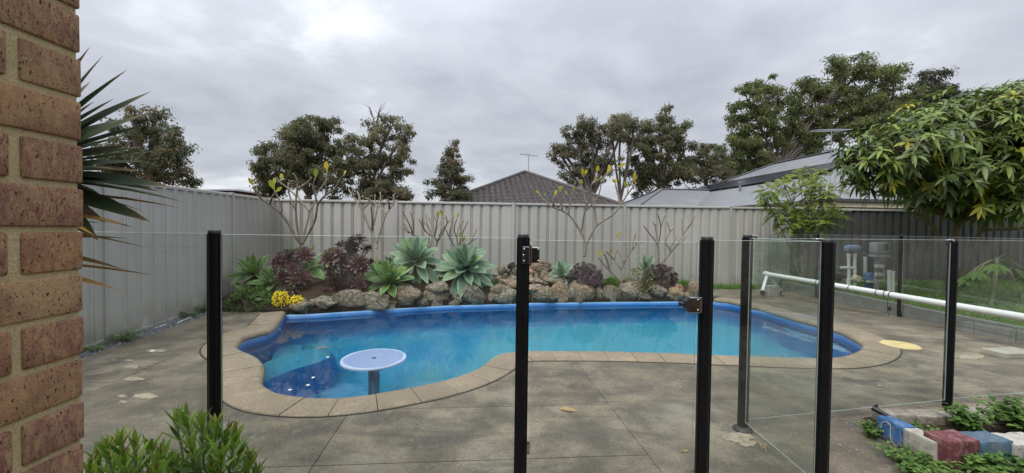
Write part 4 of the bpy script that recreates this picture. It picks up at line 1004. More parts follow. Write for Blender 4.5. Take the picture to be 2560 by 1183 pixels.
aeonium('small green rosette shrub between the tall aeonium and the agaves', 950, 636, 1000, 690, 7.2, 16, .06, leafmat('green_rosette', [(.06, .12, .03), (.09, .16, .04), (.14, .2, .06)]), 6)
# yellow flower heads
YEL = plain('yellow_petal', (.78, .60, .012), .6, 0, .2, .22, 40)
def flowerhead(label, px, py, D, w, h, seed):
    rr = random.Random(seed); c = at(px, py, D); t = thing('flower_head', label, 'flower', c, 0, 'yellow flower heads over the paving'); W2, H2 = w * D / FPX / 2, h * D / FPX / 2
    bm = bmesh.new(); bmesh.ops.create_icosphere(bm, subdivisions=1, radius=1); bm.verts.index_update(); vs = [v.co.copy() for v in bm.verts]; fs = [[v.index for v in f.verts] for f in bm.faces]; bm.free()
    mb = MB()
    for i in range(230):
        a = rr.uniform(0, 6.28); z = rr.uniform(-1, 1); k = math.sqrt(max(0, 1 - z * z)) ** .7 * (1.05 - .25 * (-z if z < 0 else 0)); s = rr.uniform(.010, .016)
        p = Vector((math.cos(a) * k * W2, math.sin(a) * k * W2 * .8, z * H2)) * rr.uniform(.85, 1.06)
        e = Euler((rr.uniform(0, 6), rr.uniform(0, 6), 0)).to_matrix(); mb.add([e @ Vector((v.x * s, v.y * s, v.z * s * .8)) + p for v in vs], fs)
    mb.build('petals', YEL, t)['kind'] = 'stuff'; MB().tube([(0, 0, 0), (-.02, .08, -H2 - .02), (.0, .25, -H2 - .03)], .009, 7).build('stem', STEM, t); return t
flowerhead('larger yellow flower head, the left of the two by the pool corner', 702, 751, 5.78, 38, 44, 1)
flowerhead('smaller yellow flower head, the right of the two by the pool corner', 742, 758, 5.80, 30, 37, 2)
# low shrubs
GSH = leafmat('green_shrub_leaf', [(.05, .11, .02), (.10, .19, .03), (.16, .24, .05), (.24, .13, .05)], .45, .25, .3)
def shrub(name, label, cat, px0, py0, px1, py1, D, n, leaf, mat, wf=.6, prof=ROUND, seed=0):
    rr = random.Random(seed); b = at((px0 + px1) / 2, py1, D); t = thing(name, label, cat, b); w = (px1 - px0) * D / FPX / 2; h = (py1 - py0) * D / FPX
    d = rdir(n); d[:, 2] = np.abs(d[:, 2]); k = RNG.uniform(.55, 1, n) ** .5; P = np.stack([d[:, 0] * w * k, d[:, 1] * w * k, d[:, 2] * h * k], 1)
    dd = d + rdir(n) * .8; obj('foliage', leaf_mesh('foliage', P, dd, np.tile([0, 0, 1.], (n, 1)) + rdir(n) * .4, RNG.uniform(.7, 1.2, n) * leaf, leaf * wf, prof, mat, droop=.2), t)['kind'] = 'stuff'
    mb = MB()
    for i in range(9): q = P[RNG.integers(n)]; mb.tube([(0, 0, -.12), tuple(q * .5), tuple(q)], [.008, .006, .003], 5)
    mb.build('stem', ASTEM, t); return t
shrub('green_shrub', 'bright green leafy shrub with reddish tips between the two purple aeoniums', 'shrub', 1563, 666, 1640, 722, 7.3, 420, .045, GSH, .6, seed=1)
shrub('green_mound', 'smooth bright green mound of groundcover beside the bare frangipani', 'groundcover', 1508, 692, 1550, 722, 7.35, 2600, .03, leafmat('moss_green', [(.08, .20, .015), (.12, .27, .02)], .6, .3), .25, seed=2)
shrub('moss_cushion', 'little bright green cushion plant wedged in the waterfall rocks', 'plant', 1233, 692, 1248, 716, 6.95, 260, .02, leafmat('moss_lime', [(.12, .26, .015), (.16, .32, .02)], .6, .3), .5, seed=3)
shrub('low_weed', 'low weedy growth at the front of the left garden corner', 'weed', 566, 716, 690, 774, 5.85, 900, .035, WEED, .5, seed=4)
shrub('low_weed', 'green seedling at the bed edge behind the left coping', 'weed', 645, 756, 690, 776, 5.75, 60, .03, WEED, .6, seed=5)
shrub('ground_ivy', 'dark trailing groundcover under the left dark aeonium', 'groundcover', 735, 728, 830, 772, 6.25, 500, .035, WEEDD, .6, seed=8)
shrub('ground_ivy', 'dark groundcover between the tallest aeonium and the green agave', 'groundcover', 860, 712, 960, 750, 6.55, 500, .035, WEEDD, .6, seed=9)
shrub('ground_ivy', 'dark groundcover under the lime centred agave', 'groundcover', 1010, 690, 1110, 735, 6.9, 500, .035, WEEDD, .6, seed=10)
shrub('bank_weed', 'pale weed on the bank behind the waterfall rocks', 'weed', 1352, 655, 1385, 690, 7.6, 120, .04, GRASS, .4, seed=6)

# ---------------------------------------------------------------- bare frangipanis
YLEAF = leafmat('yellowing_leaf', [(.30, .34, .03), (.42, .40, .03), (.46, .36, .03), (.22, .34, .05)], .45, .4, .3)
def frangipani(label, org, sc, D, base, lines, leaves=(), r0=.022, seed=0, rootdy=.0):
    rr = random.Random(seed); pix = lambda p: (org[0] + p[0] / sc, org[1] + p[1] / sc)
    bp = at(*pix(base), D); t = thing('frangipani', label, 'frangipani tree', bp, 0, 'bare frangipanis in front of the rear fence'); mb = MB()
    dep = {}
    def P3(p, k=0, n=1):
        key = tuple(p)
        if key not in dep: dep[key] = 0
        q = at(*pix(p), D + dep[key]); return q - bp
    mb.tube([Vector((0, 0, -.5)), Vector((0, 0, -.2)), P3(lines[0][0])], [r0 * 1.15, r0 * 1.1, r0], 9)
    for ln in lines:
        start = dep.get(tuple(ln[0]), 0); sl = rr.uniform(-.1, .1)
        for i, p in enumerate(ln):
            if tuple(p) not in dep: dep[tuple(p)] = start + sl * i
        pts = [P3(p) for p in ln]; m = len(pts)
        l0 = dep.get(('r', tuple(ln[0])), r0 * .95); l1 = max(.0095, l0 * (.62 if m > 2 else .8))
        rad = [l0 + (l1 - l0) * i / (m - 1) for i in range(m)]
        for i, p in enumerate(ln): dep.setdefault(('r', tuple(p)), rad[i] * .9)
        sp = catmull(pts, .05); ra = [rad[0] + (rad[-1] - rad[0]) * i / (len(sp) - 1) for i in range(len(sp))]
        ra = [x * (1 + .10 * rr.uniform(-1, 1)) for x in ra]; ra[-1] *= 1.05
        mb.tube(sp, ra, 8)
    mb.build('branches', FRANG, t, True)
    if leaves:
        for (x, y, L, ang) in leaves:
            q = P3((x, y)); n = 1; d = Vector((math.sin(ang), rr.uniform(-.3, .3), math.cos(ang)))
            me = leaf_mesh('leaf', [q], [d], [(rr.uniform(-.4, .4), -1, .2)], [L / sc * D / FPX], [L / sc * D / FPX * .42], [(0, .1), (.15, .3), (.5, 1), (.8, .75), (1, .08)], YLEAF, droop=.1, gutter=.2, three=True); obj('leaf', me, t)
    return t
O3 = (640, 440); S3 = 4.923; O1 = (560, 380); O4 = (1160, 380); S2 = 2.816
frangipani('tall bare frangipani with a few yellow leaves in the left corner', O3, S3, 7.25, (565, 900), [
    [(565, 850), (500, 770), (400, 590), (300, 460), (165, 345), (60, 275), (0, 200), (-30, 130)], [(300, 460), (320, 420), (290, 310), (230, 180)], [(165, 345), (200, 260), (240, 200)],
    [(565, 850), (510, 650), (490, 430), (495, 250), (515, 80), (480, 0), (455, -30)], [(490, 430), (430, 290), (400, 180), (400, 80)], [(495, 250), (380, 140), (270, 60)], [(515, 160), (640, 80), (680, 20)],
    [(565, 850), (610, 650), (650, 450), (560, 320), (510, 230), (525, 130)], [(650, 450), (720, 330), (750, 220), (850, 80), (875, -50)], [(750, 220), (690, 110), (630, 100)],
    [(565, 850), (720, 560), (760, 360), (860, 230), (960, 170), (1040, 40), (1085, -10)], [(860, 230), (860, 100), (890, 30)], [(760, 360), (735, 260), (700, 140), (730, 30)]],
    [(-30, 130, 120, -.3), (230, 180, 150, -.35), (215, 130, 130, .1), (240, 200, 110, .9), (320, 60, 110, -.2), (730, 30, 130, .1), (875, -50, 160, -.15), (1085, -10, 70, .15)], .026, 1)
frangipani('bare frangipani without leaves behind the tall dark aeonium', O3, S3, 7.3, (1480, 1000), [
    [(1485, 900), (1490, 840), (1420, 690), (1300, 420), (1200, 260), (1140, 170)], [(1300, 420), (1380, 350), (1400, 260), (1440, 245)], [(1420, 690), (1490, 400), (1450, 330), (1350, 270)], [(1490, 400), (1530, 320), (1530, 200)], [(1280, 350), (1270, 250), (1245, 190)],
    [(1490, 840), (1540, 650), (1600, 480), (1690, 340), (1690, 230)], [(1600, 480), (1540, 390), (1470, 340), (1465, 230)], [(1640, 400), (1640, 340), (1620, 290)], [(1430, 660), (1432, 540), (1415, 360)], [(1530, 320), (1550, 270), (1565, 245)], [(1200, 260), (1185, 200), (1195, 175)]], r0=.024, seed=2)
frangipani('densely twigged bare frangipani behind the lime centred agave', O1, S2, 7.55, (1480, 740), [
    [(1470, 700), (1410, 640), (1330, 580), (1250, 530)], [(1330, 580), (1335, 500), (1310, 420)], [(1330, 580), (1300, 500), (1250, 410)], [(1300, 570), (1262, 490)], [(1470, 700), (1500, 640), (1480, 600), (1420, 560), (1370, 470)], [(1480, 600), (1470, 540), (1440, 460)], [(1480, 600), (1490, 540), (1510, 440)],
    [(1470, 700), (1440, 620), (1450, 560), (1400, 480)], [(1500, 640), (1530, 560), (1590, 480)], [(1530, 560), (1520, 500), (1550, 465)], [(1450, 560), (1430, 500), (1420, 440)], [(1500, 640), (1540, 570), (1570, 500), (1560, 450)], [(1480, 600), (1500, 520), (1480, 450)], [(1420, 560), (1400, 520), (1395, 450)]], [(1500, 470, 60, .2), (1540, 450, 50, -.3)], r0=.02, seed=3)
frangipani('bare frangipani right behind the largest agave', O1, S2, 7.6, (1650, 740), [
    [(1650, 690), (1600, 630), (1560, 540)], [(1600, 630), (1590, 560), (1620, 450)], [(1650, 690), (1640, 610), (1650, 540), (1690, 480)], [(1650, 690), (1670, 600), (1720, 480)], [(1650, 690), (1700, 660), (1740, 630), (1780, 540)], [(1740, 630), (1785, 605)], [(1640, 610), (1620, 540), (1640, 470)], [(1670, 600), (1665, 540), (1655, 490)]], [(1660, 620, 70, .1), (1675, 640, 60, .4), (1640, 470, 45, .3)], r0=.018, seed=4)
frangipani('tall frangipani with yellow leaf tufts in front of the tiled roof', O4, S2, 7.75, (845, 780), [
    [(848, 740), (858, 660), (825, 570), (735, 440), (610, 380), (530, 300)], [(735, 440), (750, 350), (765, 280)], [(690, 410), (680, 330), (680, 270)], [(630, 385), (630, 340), (640, 310)], [(825, 570), (850, 420), (890, 300), (900, 230), (990, 170), (1085, 108)], [(862, 370), (830, 250), (790, 180)], [(890, 300), (850, 200), (835, 170)], [(850, 420), (940, 320), (970, 210), (1005, 150)], [(900, 230), (930, 180), (935, 150)],
    [(858, 660), (935, 520), (1060, 430), (1150, 300), (1215, 215)], [(935, 520), (920, 390), (910, 320)], [(1100, 370), (1085, 300), (1065, 225)], [(1150, 300), (1155, 250)]],
    [(530, 300, 45, -.6), (560, 310, 30, .5), (680, 270, 40, .2), (680, 270, 35, -.4), (765, 280, 36, .1), (640, 310, 50, .2), (730, 300, 36, -.6), (835, 170, 60, -.1), (850, 165, 50, .3), (830, 230, 45, -.2), (935, 150, 60, .1), (930, 210, 50, -.2), (960, 215, 45, .3), (1005, 150, 60, .5), (1020, 130, 50, .1), (1085, 108, 60, 1.0), (1065, 225, 45, -.5), (1065, 225, 45, .2), (1155, 250, 60, -.7), (1165, 250, 45, -.3), (1205, 215, 75, -.15), (1195, 215, 65, .3)], .026, 5)
frangipani('short bare frangipani leaning over the boulders right of the waterfall', O4, S2, 7.45, (1110, 940), [
    [(1110, 920), (1105, 830), (1060, 760), (1075, 690), (1060, 670)], [(1060, 760), (1020, 720), (1000, 700)], [(1105, 830), (1150, 740), (1215, 650), (1260, 640)], [(1150, 740), (1130, 640), (1075, 590)], [(1190, 690), (1190, 640), (1210, 575)], [(1110, 920), (1000, 810), (945, 740)], [(1020, 830), (1010, 770), (985, 710)], [(1130, 780), (1090, 700), (1085, 665)], [(1215, 650), (1205, 625)]],
    [(945, 740, 60, .5), (955, 735, 50, .2), (1075, 600, 50, .6), (1030, 720, 45, .0), (1210, 575, 24, .4)], .02, 6)
frangipani('right hand bare frangipani with two stems against the fence', O4, S2, 7.85, (1390, 840), [
    [(1370, 800), (1365, 660), (1310, 580), (1265, 520)], [(1365, 660), (1345, 520), (1325, 490)], [(1345, 520), (1365, 490)], [(1365, 660), (1385, 530), (1360, 430)], [(1385, 530), (1418, 435)], [(1370, 800), (1450, 710), (1420, 640), (1430, 600), (1450, 560), (1430, 490)], [(1450, 560), (1475, 540)], [(1450, 710), (1520, 620), (1590, 510), (1625, 450)], [(1450, 710), (1500, 660), (1555, 610), (1590, 565)], [(1540, 590), (1535, 470)], [(1450, 690), (1470, 640), (1500, 600), (1490, 585)], [(1570, 540), (1610, 490)]], r0=.02, seed=7)

# ================================================================== POOL EQUIPMENT
eq = thing('pool_filter_plumbing', 'white pvc pool plumbing with valves in front of the dark fence', 'pool plumbing', at(2140, 728, 7.4)); Bq = eq.location.copy(); ei = Matrix.Translation(-Bq)
def E(px, py, D=7.4): return at(px, py, D)
def pipe(px, py0, py1, r, D=7.4, name='pipe', mat=PVC):
    o = MB().tube([E(px, py1, D), E(px, py0, D)], r, 14).build(name, mat, eq, angle=40); o.matrix_parent_inverse = ei; return o
def pipeh(a, b, r, name='pipe', mat=PVC, D=7.4):
    o = MB().tube([E(*a, D), E(*b, D)], r, 14).build(name, mat, eq, angle=40); o.matrix_parent_inverse = ei; return o
pipe(2122, 640, 716, .025); pipe(2137, 640, 720, .025)
pipe(2122, 634, 642, .032, name='coupling'); pipe(2137, 634, 642, .032, name='coupling'); pipe(2122, 681, 684, .03, name='coupling'); pipe(2137, 676, 680, .03, name='coupling')
pipe(2121, 697, 712, .032, name='elbow'); pipeh((2102, 669), (2138, 670), .024); pipeh((2121, 698), (2148, 699), .025); pipeh((2168, 704), (2190, 706), .025); pipe(2190, 704, 726, .028, name='elbow')
o = MB().lathe([(.06, -.04), (.065, 0), (.06, .04)], E(2141, 697, 7.36), 16, axis=(.2, -1, .1)).bar(E(2146, 699, 7.33), E(2157, 702, 7.33), .03, .02).build('diverter_valve', plain('cream_plastic', (.62, .55, .35), .5), eq, angle=40); o.matrix_parent_inverse = ei
BLUEP = plain('blue_plastic', (.03, .14, .36), .4)
o = MB().lathe([(.05, -.06), (.075, -.05), (.085, .02), (.06, .07), (.03, .09)], E(2171, 693, 7.45), 16).build('blue_valve', BLUEP, eq, angle=40); o.matrix_parent_inverse = ei
o = MB().lathe([(.07, -.12), (.07, .05)], E(2172, 712, 7.5), 14).build('blue_union', BLUEP, eq, angle=40); o.matrix_parent_inverse = ei
pipe(2163, 642, 700, .028, 7.6)
sb = thing('solar_controller', 'grey box pool chlorinator mounted on a post', 'pool equipment', E(2198, 728, 7.3)); Bs = sb.location.copy(); si = Matrix.Translation(-Bs)
def S_(o): o.parent = sb; o.matrix_parent_inverse = si; return o
GREYP = plain('grey_plastic', (.34, .37, .40), .4); 
c = E(2198, 620, 7.3); S_(MB().box(c, (.27, .16, .20), (0, 0, .15), .022, 0, 3).build('case', GREYP, angle=40)); S_(MB().box(c + Vector((.055, -.083, .02)), (.09, .01, .13), (0, 0, .15), .004).build('display_window', BLACKPL))
c2 = E(2198, 640, 7.3); S_(MB().box(c2, (.285, .17, .05), (0, 0, .15), .01).build('base', GREYP)); S_(MB().box(E(2192, 690, 7.33), (.06, .05, .66), None, .004).build('mounting_post', plain('grey_post', (.30, .31, .32), .7)))
S_(MB().tube([E(2192, 648, 7.29), E(2191, 690, 7.29)], .03, 12).build('cell_housing', plain('smoky_plastic', (.20, .24, .30), .3), angle=40))
for py in (666, 687): S_(MB().box(E(2198, py, 7.26), (.17, .05, .07), (0, 0, .1), .014, 0, 2).build('socket', plain('cream_socket', (.60, .58, .50), .5), angle=40))
S_(MB().tube([E(2206, 668, 7.24), E(2212, 680, 7.22), E(2212, 700, 7.22), E(2209, 722, 7.25)], .006, 6).build('cable', GREYP, smooth=True))
fl = thing('cartridge_filter', 'clear blue domed gauge above the white pool pipes', 'pool equipment', E(2131, 632, 7.4)); fi = Matrix.Translation(-fl.location.copy())
o = MB().lathe([(.02, -.14), (.055, -.125), (.062, -.08), (.062, .08), (.055, .125), (.02, .14)], E(2131, 621, 7.4), 18, axis=(1, .1, 0)).build('dome', plain('blue_clear_plastic', (.18, .28, .42), .15, 0, .6), fl, angle=50); o.matrix_parent_inverse = fi
o = MB().tube([E(2131, 634, 7.4), E(2131, 624, 7.4)], .03, 12).build('neck', BLACKPL, fl, angle=40); o.matrix_parent_inverse = fi
pt = thing('black_filter_tank', 'black pool filter tank behind the white pipes', 'pool equipment', E(2172, 732, 7.8)); pi_ = Matrix.Translation(-pt.location.copy())
o = MB().lathe([(.09, 0), (.11, .02), (.11, .44), (.10, .47)], E(2172, 695, 7.8) , 20).build('tank', BLACKPL, pt, angle=40); o.matrix_parent_inverse = pi_
o = MB().box(E(2170, 614, 7.7), (.24, .14, .22), None, .02, 0, 2).build('controller', plain('dark_box', (.018, .020, .026), .4), pt, angle=40); o.matrix_parent_inverse = pi_
o = MB().tube([E(2168, 628, 7.75), E(2168, 690, 7.78)], .018, 10).build('standpipe', BLACKPL, pt, angle=40); o.matrix_parent_inverse = pi_
pp = thing('pool_pump', 'dark pool pump with strainer basket left of the white pipes', 'pump', E(2092, 722, 7.6)); pq = Matrix.Translation(-pp.location.copy())
for nm, pr2, c, ax2 in (('strainer', [(.08, -.12), (.10, -.1), (.10, .08), (.085, .11)], E(2096, 680, 7.6), (0, 0, 1)), ('motor', [(.07, -.16), (.085, -.14), (.085, .14), (.06, .17)], E(2080, 695, 7.75), (1, .2, 0))):
    o = MB().lathe(pr2, c, 18, axis=ax2).build(nm, BLACKPL, pp, angle=40); o.matrix_parent_inverse = pq
o = MB().tube([E(2050, 668, 7.6), E(2050, 690, 7.6)], .05, 14).build('inlet', PVC, pp, angle=40); o.matrix_parent_inverse = pq
o = MB().box(E(2090, 712, 7.6), (.36, .2, .06)).build('base', PLINTH, pp); o.matrix_parent_inverse = pq
for k, (px, py) in enumerate(((2223, 676), (2232, 678))):
    a = E(px, 730, 7.1); o = MB().tube([a, E(px, py, 7.1)], .028, 14).tube([E(px, py + 7, 7.1), E(px, py - .5, 7.1)], .033, 14).build('standpipe', PVC, None, angle=40)
    tag(o, 'short white capped pipe standing in the grass, ' + ('left of the pair' if k == 0 else 'right of the pair'), 'pipe', 'pair of white standpipes')
# debris
DRY = leafmat('dry_leaf', [(.36, .25, .12), (.42, .31, .17), (.30, .20, .10)], .8, .1, .15)
def dry(label, px, py, L, W2, ang, n=3):
    c = on(px, py, .003); P = [c + Vector((random.uniform(-.3, .3) * L, random.uniform(-.1, .1) * L, .004 * k)) for k in range(n)]
    tag(obj('dry_leaf', leaf_mesh('dry_leaf', P, [(math.cos(ang + random.uniform(-.4, .4)), math.sin(ang + random.uniform(-.4, .4)), .12) for _ in range(n)], [(random.uniform(-.5, .5), random.uniform(-.5, .5), 1)] * n, L, W2, LANCE, DRY, droop=.15, gutter=.5, three=True)), label, 'dry leaf', 'fallen leaves on the deck')
dry('curled brown leaf on the concrete inside the gate', 1410, 1025, .10, .03, 0)
dry('small tan leaf scrap left of the curled brown leaf', 1337, 1048, .045, .012, -1.0, 1)
dry('tan leaf scrap on the concrete near the gate latch post', 1708, 1131, .05, .012, .5, 2)
dry('thin dry twig left of the curled leaf', 1372, 1005, .05, .004, -.4, 1)
dry('orange leaf on the deck beyond the glass corner post', 2198, 966, .05, .025, .2, 1)
dry('dry straw tuft at the foot of the glass latch post', 1722, 1178, .10, .006, .3, 6)
dry('yellow dry weed wisp by the glass corner base', 1916, 1128, .10, .006, 1.2, 5)
def floatleaf(px, py, label):
    c = on(px, py, ZW + .004); tag(obj('floating_leaf', leaf_mesh('floating_leaf', [c, c + Vector((.02, .01, .002))], [(1, .7, .1), (1, .4, .05)], [(0, 0, 1)] * 2, .10, .025, LANCE, DRY, gutter=.4, three=True)), label, 'leaf', 'debris floating on the pool')
floatleaf(790, 872, 'brown leaf floating on the pool near the round table')
PETAL = plain('pale_petal', (.75, .74, .66), .6)
for k, (px, py) in enumerate(((820, 893), (783, 944), (770, 963), (699, 824), (725, 975))):
    c = on(px, py, ZW + .003); tag(MB().lathe([(.016, 0), (.012, .003), (.003, .004)], (c.x, c.y, c.z), 9).build('floating_petal', PETAL, smooth=True), ['pale petal floating beside the entry step', 'pale petal floating in front of the entry step', 'pale petal floating near the front coping', 'pale petal floating in the left bay of the pool', 'pale petal floating lowest at the front curve of the pool'][k], 'petal', 'petals floating on the pool')
mb = MB(); rr = random.Random(8)
for i in range(230):
    x, y = rr.uniform(-.9, 3.4), rr.uniform(1.35, 3.9)
    if y > 3.55 - max(0, -x) * .8 : continue
    s = rr.uniform(.0015, .0042); vs, fs = box_geo(s * 1.6, s, s * .8); e = Euler((0, 0, rr.uniform(0, 6))).to_matrix(); mb.add([e @ v + Vector((x, y, .0035)) for v in vs], fs)
tag(mb.build('grit', plain('pale_grit', (.55, .53, .46), .8)), 'pale specks of grit scattered over the concrete', None, None, 'stuff')
c = on(381, 880, .0); tag(MB().lathe([(.02, 0), (.022, .008), (.012, .016)], (c.x, c.y, 0), 10).build('pebble', PETAL, smooth=True), 'single white pebble on the concrete near the left fence', 'pebble')

# ================================================================== FOREGROUND BUSH (bottom left)
BUSH = leafmat('oleander_leaf', [(.028, .060, .014), (.048, .100, .018), (.085, .165, .022), (.135, .235, .028), (.19, .29, .04)], .38, .3, .35)
RED = leafmat('red_shoot', [(.16, .05, .035), (.24, .09, .05)], .5, .2)
def oleander(label, tips, D, base, seed):
    rr = random.Random(seed); b = at(*base, D); b.z = 0; t = thing('oleander_bush', label, 'bush', b); mb = MB(); P, Dd, U, Ln, rn = [], [], [], [], []; RP, RD = [], []
    for (px, py, dd) in tips:
        c = at(px, py, D + dd) - b; root = Vector((c.x * .3, c.y * .3, 0)); mid = root.lerp(c, .55) + Vector((0, 0, .04)); path = catmull([root, mid, c], .03); mb.tube(path, [.006 - .0035 * i / (len(path) - 1) for i in range(len(path))], 6)
        hgt = len(path); out = Vector((c.x, c.y, 0)); out = out.normalized() if out.length > .01 else Vector((0, 0, 0))
        for k in range(38):
            f = 1 - .62 * (k / 38) ** 1.2; p = path[min(hgt - 1, int(f * (hgt - 1)))]; a = k * 2.4 + rr.uniform(-.3, .3); el = 1.25 - 1.5 * (1 - f) / .62 + rr.uniform(-.15, .15)
            d = Vector((math.cos(a) * math.cos(el), math.sin(a) * math.cos(el), math.sin(el))) + out * .25
            P.append(p + d * .004); Dd.append(d); U.append(Vector((-math.cos(a) * .6, -math.sin(a) * .6, 1))); Ln.append(rr.uniform(.060, .098) * (.75 + .25 * f)); rn.append(min(1, max(0, (f - .5) * 1.7 + rr.uniform(-.2, .25))))
        for k in range(4):
            RP.append(c + Vector((0, 0, .01))); RD.append(Vector((rr.uniform(-.6, .6), rr.uniform(-.6, .6), 1)))
    n = len(P); Ln = np.array(Ln); leaf_parts(t, 300, 'leaf', P, Dd, U, Ln, Ln * .18, LANCE, BUSH, droop=.1, rnd=rn, key=[-p.z for p in P], gutter=.25, three=True)
    n = len(RP); obj('red_shoots', leaf_mesh('red_shoots', RP, RD, rdir(n), RNG.uniform(.02, .045, n), .005, [(0, .6), (.7, .6), (1, 1)], RED), t)['kind'] = 'stuff'; mb.build('stems', plain('bush_stem', (.09, .085, .045), .8), t, True); return t
tips = [(470, 1062, 0), (440, 1050, .06), (505, 1058, -.05), (540, 1066, .08), (565, 1088, 0), (588, 1098, -.06), (600, 1130, .05), (625, 1160, -.04), (520, 1110, .12), (480, 1120, -.1), (555, 1140, -.12), (495, 1165, .1), (590, 1170, .1), (640, 1190, .0), (530, 1180, -.08)]
oleander('taller leafy green bush in front of the first black post, bottom left', tips, 1.38, (520, 1150), 1)
tips = [(270, 1128, 0), (300, 1112, .05), (340, 1120, -.05), (375, 1130, .05), (400, 1150, -.06), (245, 1150, .05), (225, 1170, 0), (310, 1150, -.1), (350, 1165, .1), (430, 1160, .06), (390, 1185, -.1), (280, 1185, .1), (440, 1190, -.02), (330, 1200, -.04), (230, 1200, -.08)]
oleander('lower leafy green bush beside the brick pier, bottom left', tips, 1.36, (330, 1170), 2)

# ================================================================== CORDYLINE BEHIND THE PIER
CORD = leafmat('dark_strap_leaf', [(.028, .045, .020), (.045, .070, .030), (.065, .095, .042), (.085, .055, .040)], .6, .2, .25, ((.16, .10, .03), .78))
CORDY = leafmat('dying_strap_leaf', [(.20, .11, .03), (.30, .18, .05), (.16, .10, .035)], .65, .3, .2)
t = thing('cordyline', 'spiky dark cordyline with yellowing lower leaves behind the brick pier', 'cordyline', (-1.72, 1.42, 0)); rr = random.Random(4)
STRAP = [(0, .5), (.12, .75), (.35, 1), (.6, .9), (.82, .5), (1, .02)]
hd = Vector((0, 0, 1.36)); P, Dd, U, Ln, Wd, dr = [], [], [], [], [], []; P2, D2, U2, L2, dr2 = [], [], [], [], []
for i in range(110):
    az = i * 2.39996 + rr.uniform(-.25, .25); f = i / 110; el = -.40 + 1.85 * f + rr.uniform(-.1, .1); d = Vector((math.cos(az) * math.cos(el), math.sin(az) * math.cos(el), math.sin(el)))
    p = hd + Vector((0, 0, .14 * f)) + d * .02
    P.append(p); Dd.append(d); U.append((rr.uniform(-.5, .5), rr.uniform(-.9, .1), 1) if abs(d.z) < .85 else (-math.cos(az), -math.sin(az), .3)); Ln.append(rr.uniform(.30, .45)); Wd.append(rr.uniform(.058, .088)); dr.append(.10 * (1 - f) * rr.uniform(.0, 1.4))
for i in range(34):
    az = i * 2.39996 + rr.uniform(-.3, .3); el = rr.uniform(-.28, .08); d = Vector((math.cos(az) * math.cos(el), math.sin(az) * math.cos(el), math.sin(el)))
    P2.append(hd + Vector((0, 0, -.30 + .32 * i / 34))); D2.append(d); U2.append((rr.uniform(-.6, .6), rr.uniform(-.9, .2), 1)); L2.append(rr.uniform(.28, .45)); dr2.append(rr.uniform(.0, .12))
leaf_parts(t, 110, 'leaf', P, Dd, U, Ln, Wd, STRAP, CORD, droop=dr, gutter=.3, three=True)
leaf_parts(t, 34, 'dying_leaf', P2, D2, U2, L2, .022, STRAP, CORDY, droop=dr2, gutter=.6, three=True)
MB().tube([(0, 0, -.05), (.01, 0, .6), (0, .01, 1.2), (0, 0, 1.5)], [.06, .05, .045, .03], 10).build('trunk', GUMBARK, t, True)

# ================================================================== MANGO TREE (right)
MANGO = leafmat('mango_leaf', [(.055, .085, .020), (.09, .135, .028), (.14, .20, .038), (.20, .265, .05), (.26, .315, .06), (.46, .41, .03)], .36, .25, .4)
def canopy_tree(name, label, cat, base, trunk, lobes, nwh, per, leaf, wf, mat, bark, prof, seed, droopy=.35, r0=.07, shell=.55, group=None, whorl_el=.25):
    """lobes: (px, py, D, rx, ry, rz) ellipsoids in pixels and metres; leaf whorls at shoot ends"""
    rr = random.Random(seed); t = thing(name, label, cat, base, 0, group); b = Vector(base); cs = []
    vol = [l[3] * l[4] for l in lobes]; P, Dd, U, Ln, rn, dr = [], [], [], [], [], []; mb = MB()
    tops = [Vector(p) - b for p in trunk]; mb.tube(tops, [r0 * (1 - .45 * i / max(1, len(tops) - 1)) for i in range(len(tops))], 10); cen = tops[-1]
    for li, l in enumerate(lobes):
        c = at(l[0], l[1], l[2]) - b; path = catmull([cen, cen.lerp(c, .5) + Vector((0, 0, -.05)), c], .15); mb.tube(path, [r0 * .5 * (1 - .6 * i / len(path)) for i in range(len(path))], 7); cs.append(c)
    for i in range(nwh):
        li = rr.choices(range(len(lobes)), vol)[0]; l = lobes[li]; s = l[2] / FPX; a = rr.uniform(0, 6.28); z = rr.uniform(-.75, 1); k = math.sqrt(1 - z * z); q = rr.uniform(shell, 1.0) if rr.random() < .8 else rr.uniform(1.0, 1.2)
        nrm = Vector((math.cos(a) * k, math.sin(a) * k, z)); c = cs[li] + Vector((nrm.x * l[3] * s * q, nrm.y * l[5] * q, nrm.z * l[4] * s * q))
        m = cs[li].lerp(c, .5) + Vector((rr.uniform(-.05, .05), rr.uniform(-.05, .05), -.04)); 
        if i % 2 == 0: mb.tube([cs[li].lerp(c, .15), m, c], [.012, .008, .004], 5)
        ax = (nrm + Vector((0, 0, .55))).normalized(); qm = ax.to_track_quat('Z', 'Y').to_matrix(); tone = rr.uniform(.05, .60)
        if rr.random() < .035: tone = .9
        for j in range(per):
            az = j * 2.39996 + rr.uniform(-.3, .3); el = whorl_el + rr.uniform(-.35, .35) + .6 * (j / per) ** 2; d = qm @ Vector((math.cos(az) * math.cos(el), math.sin(az) * math.cos(el), math.sin(el)))
            P.append(c - ax * rr.uniform(0, .05)); Dd.append(d); U.append(ax + Vector((0, 0, .3))); Ln.append(leaf * rr.uniform(.5, 1.2)); rn.append(min(1, max(0, tone + rr.uniform(-.15, .15)))); dr.append(droopy * rr.uniform(.5, 1.5))
    Ln = np.array(Ln); leaf_parts(t, 300, 'leaf', P, Dd, U, Ln, Ln * wf, prof, mat, droop=dr, rnd=rn, rest='crown', key=[(p + b).y + (50 if (p + b).x > (p + b).y * 1.28 else 0) for p in P], gutter=.3, three=True); mb.build('trunk', bark, t, True); return t
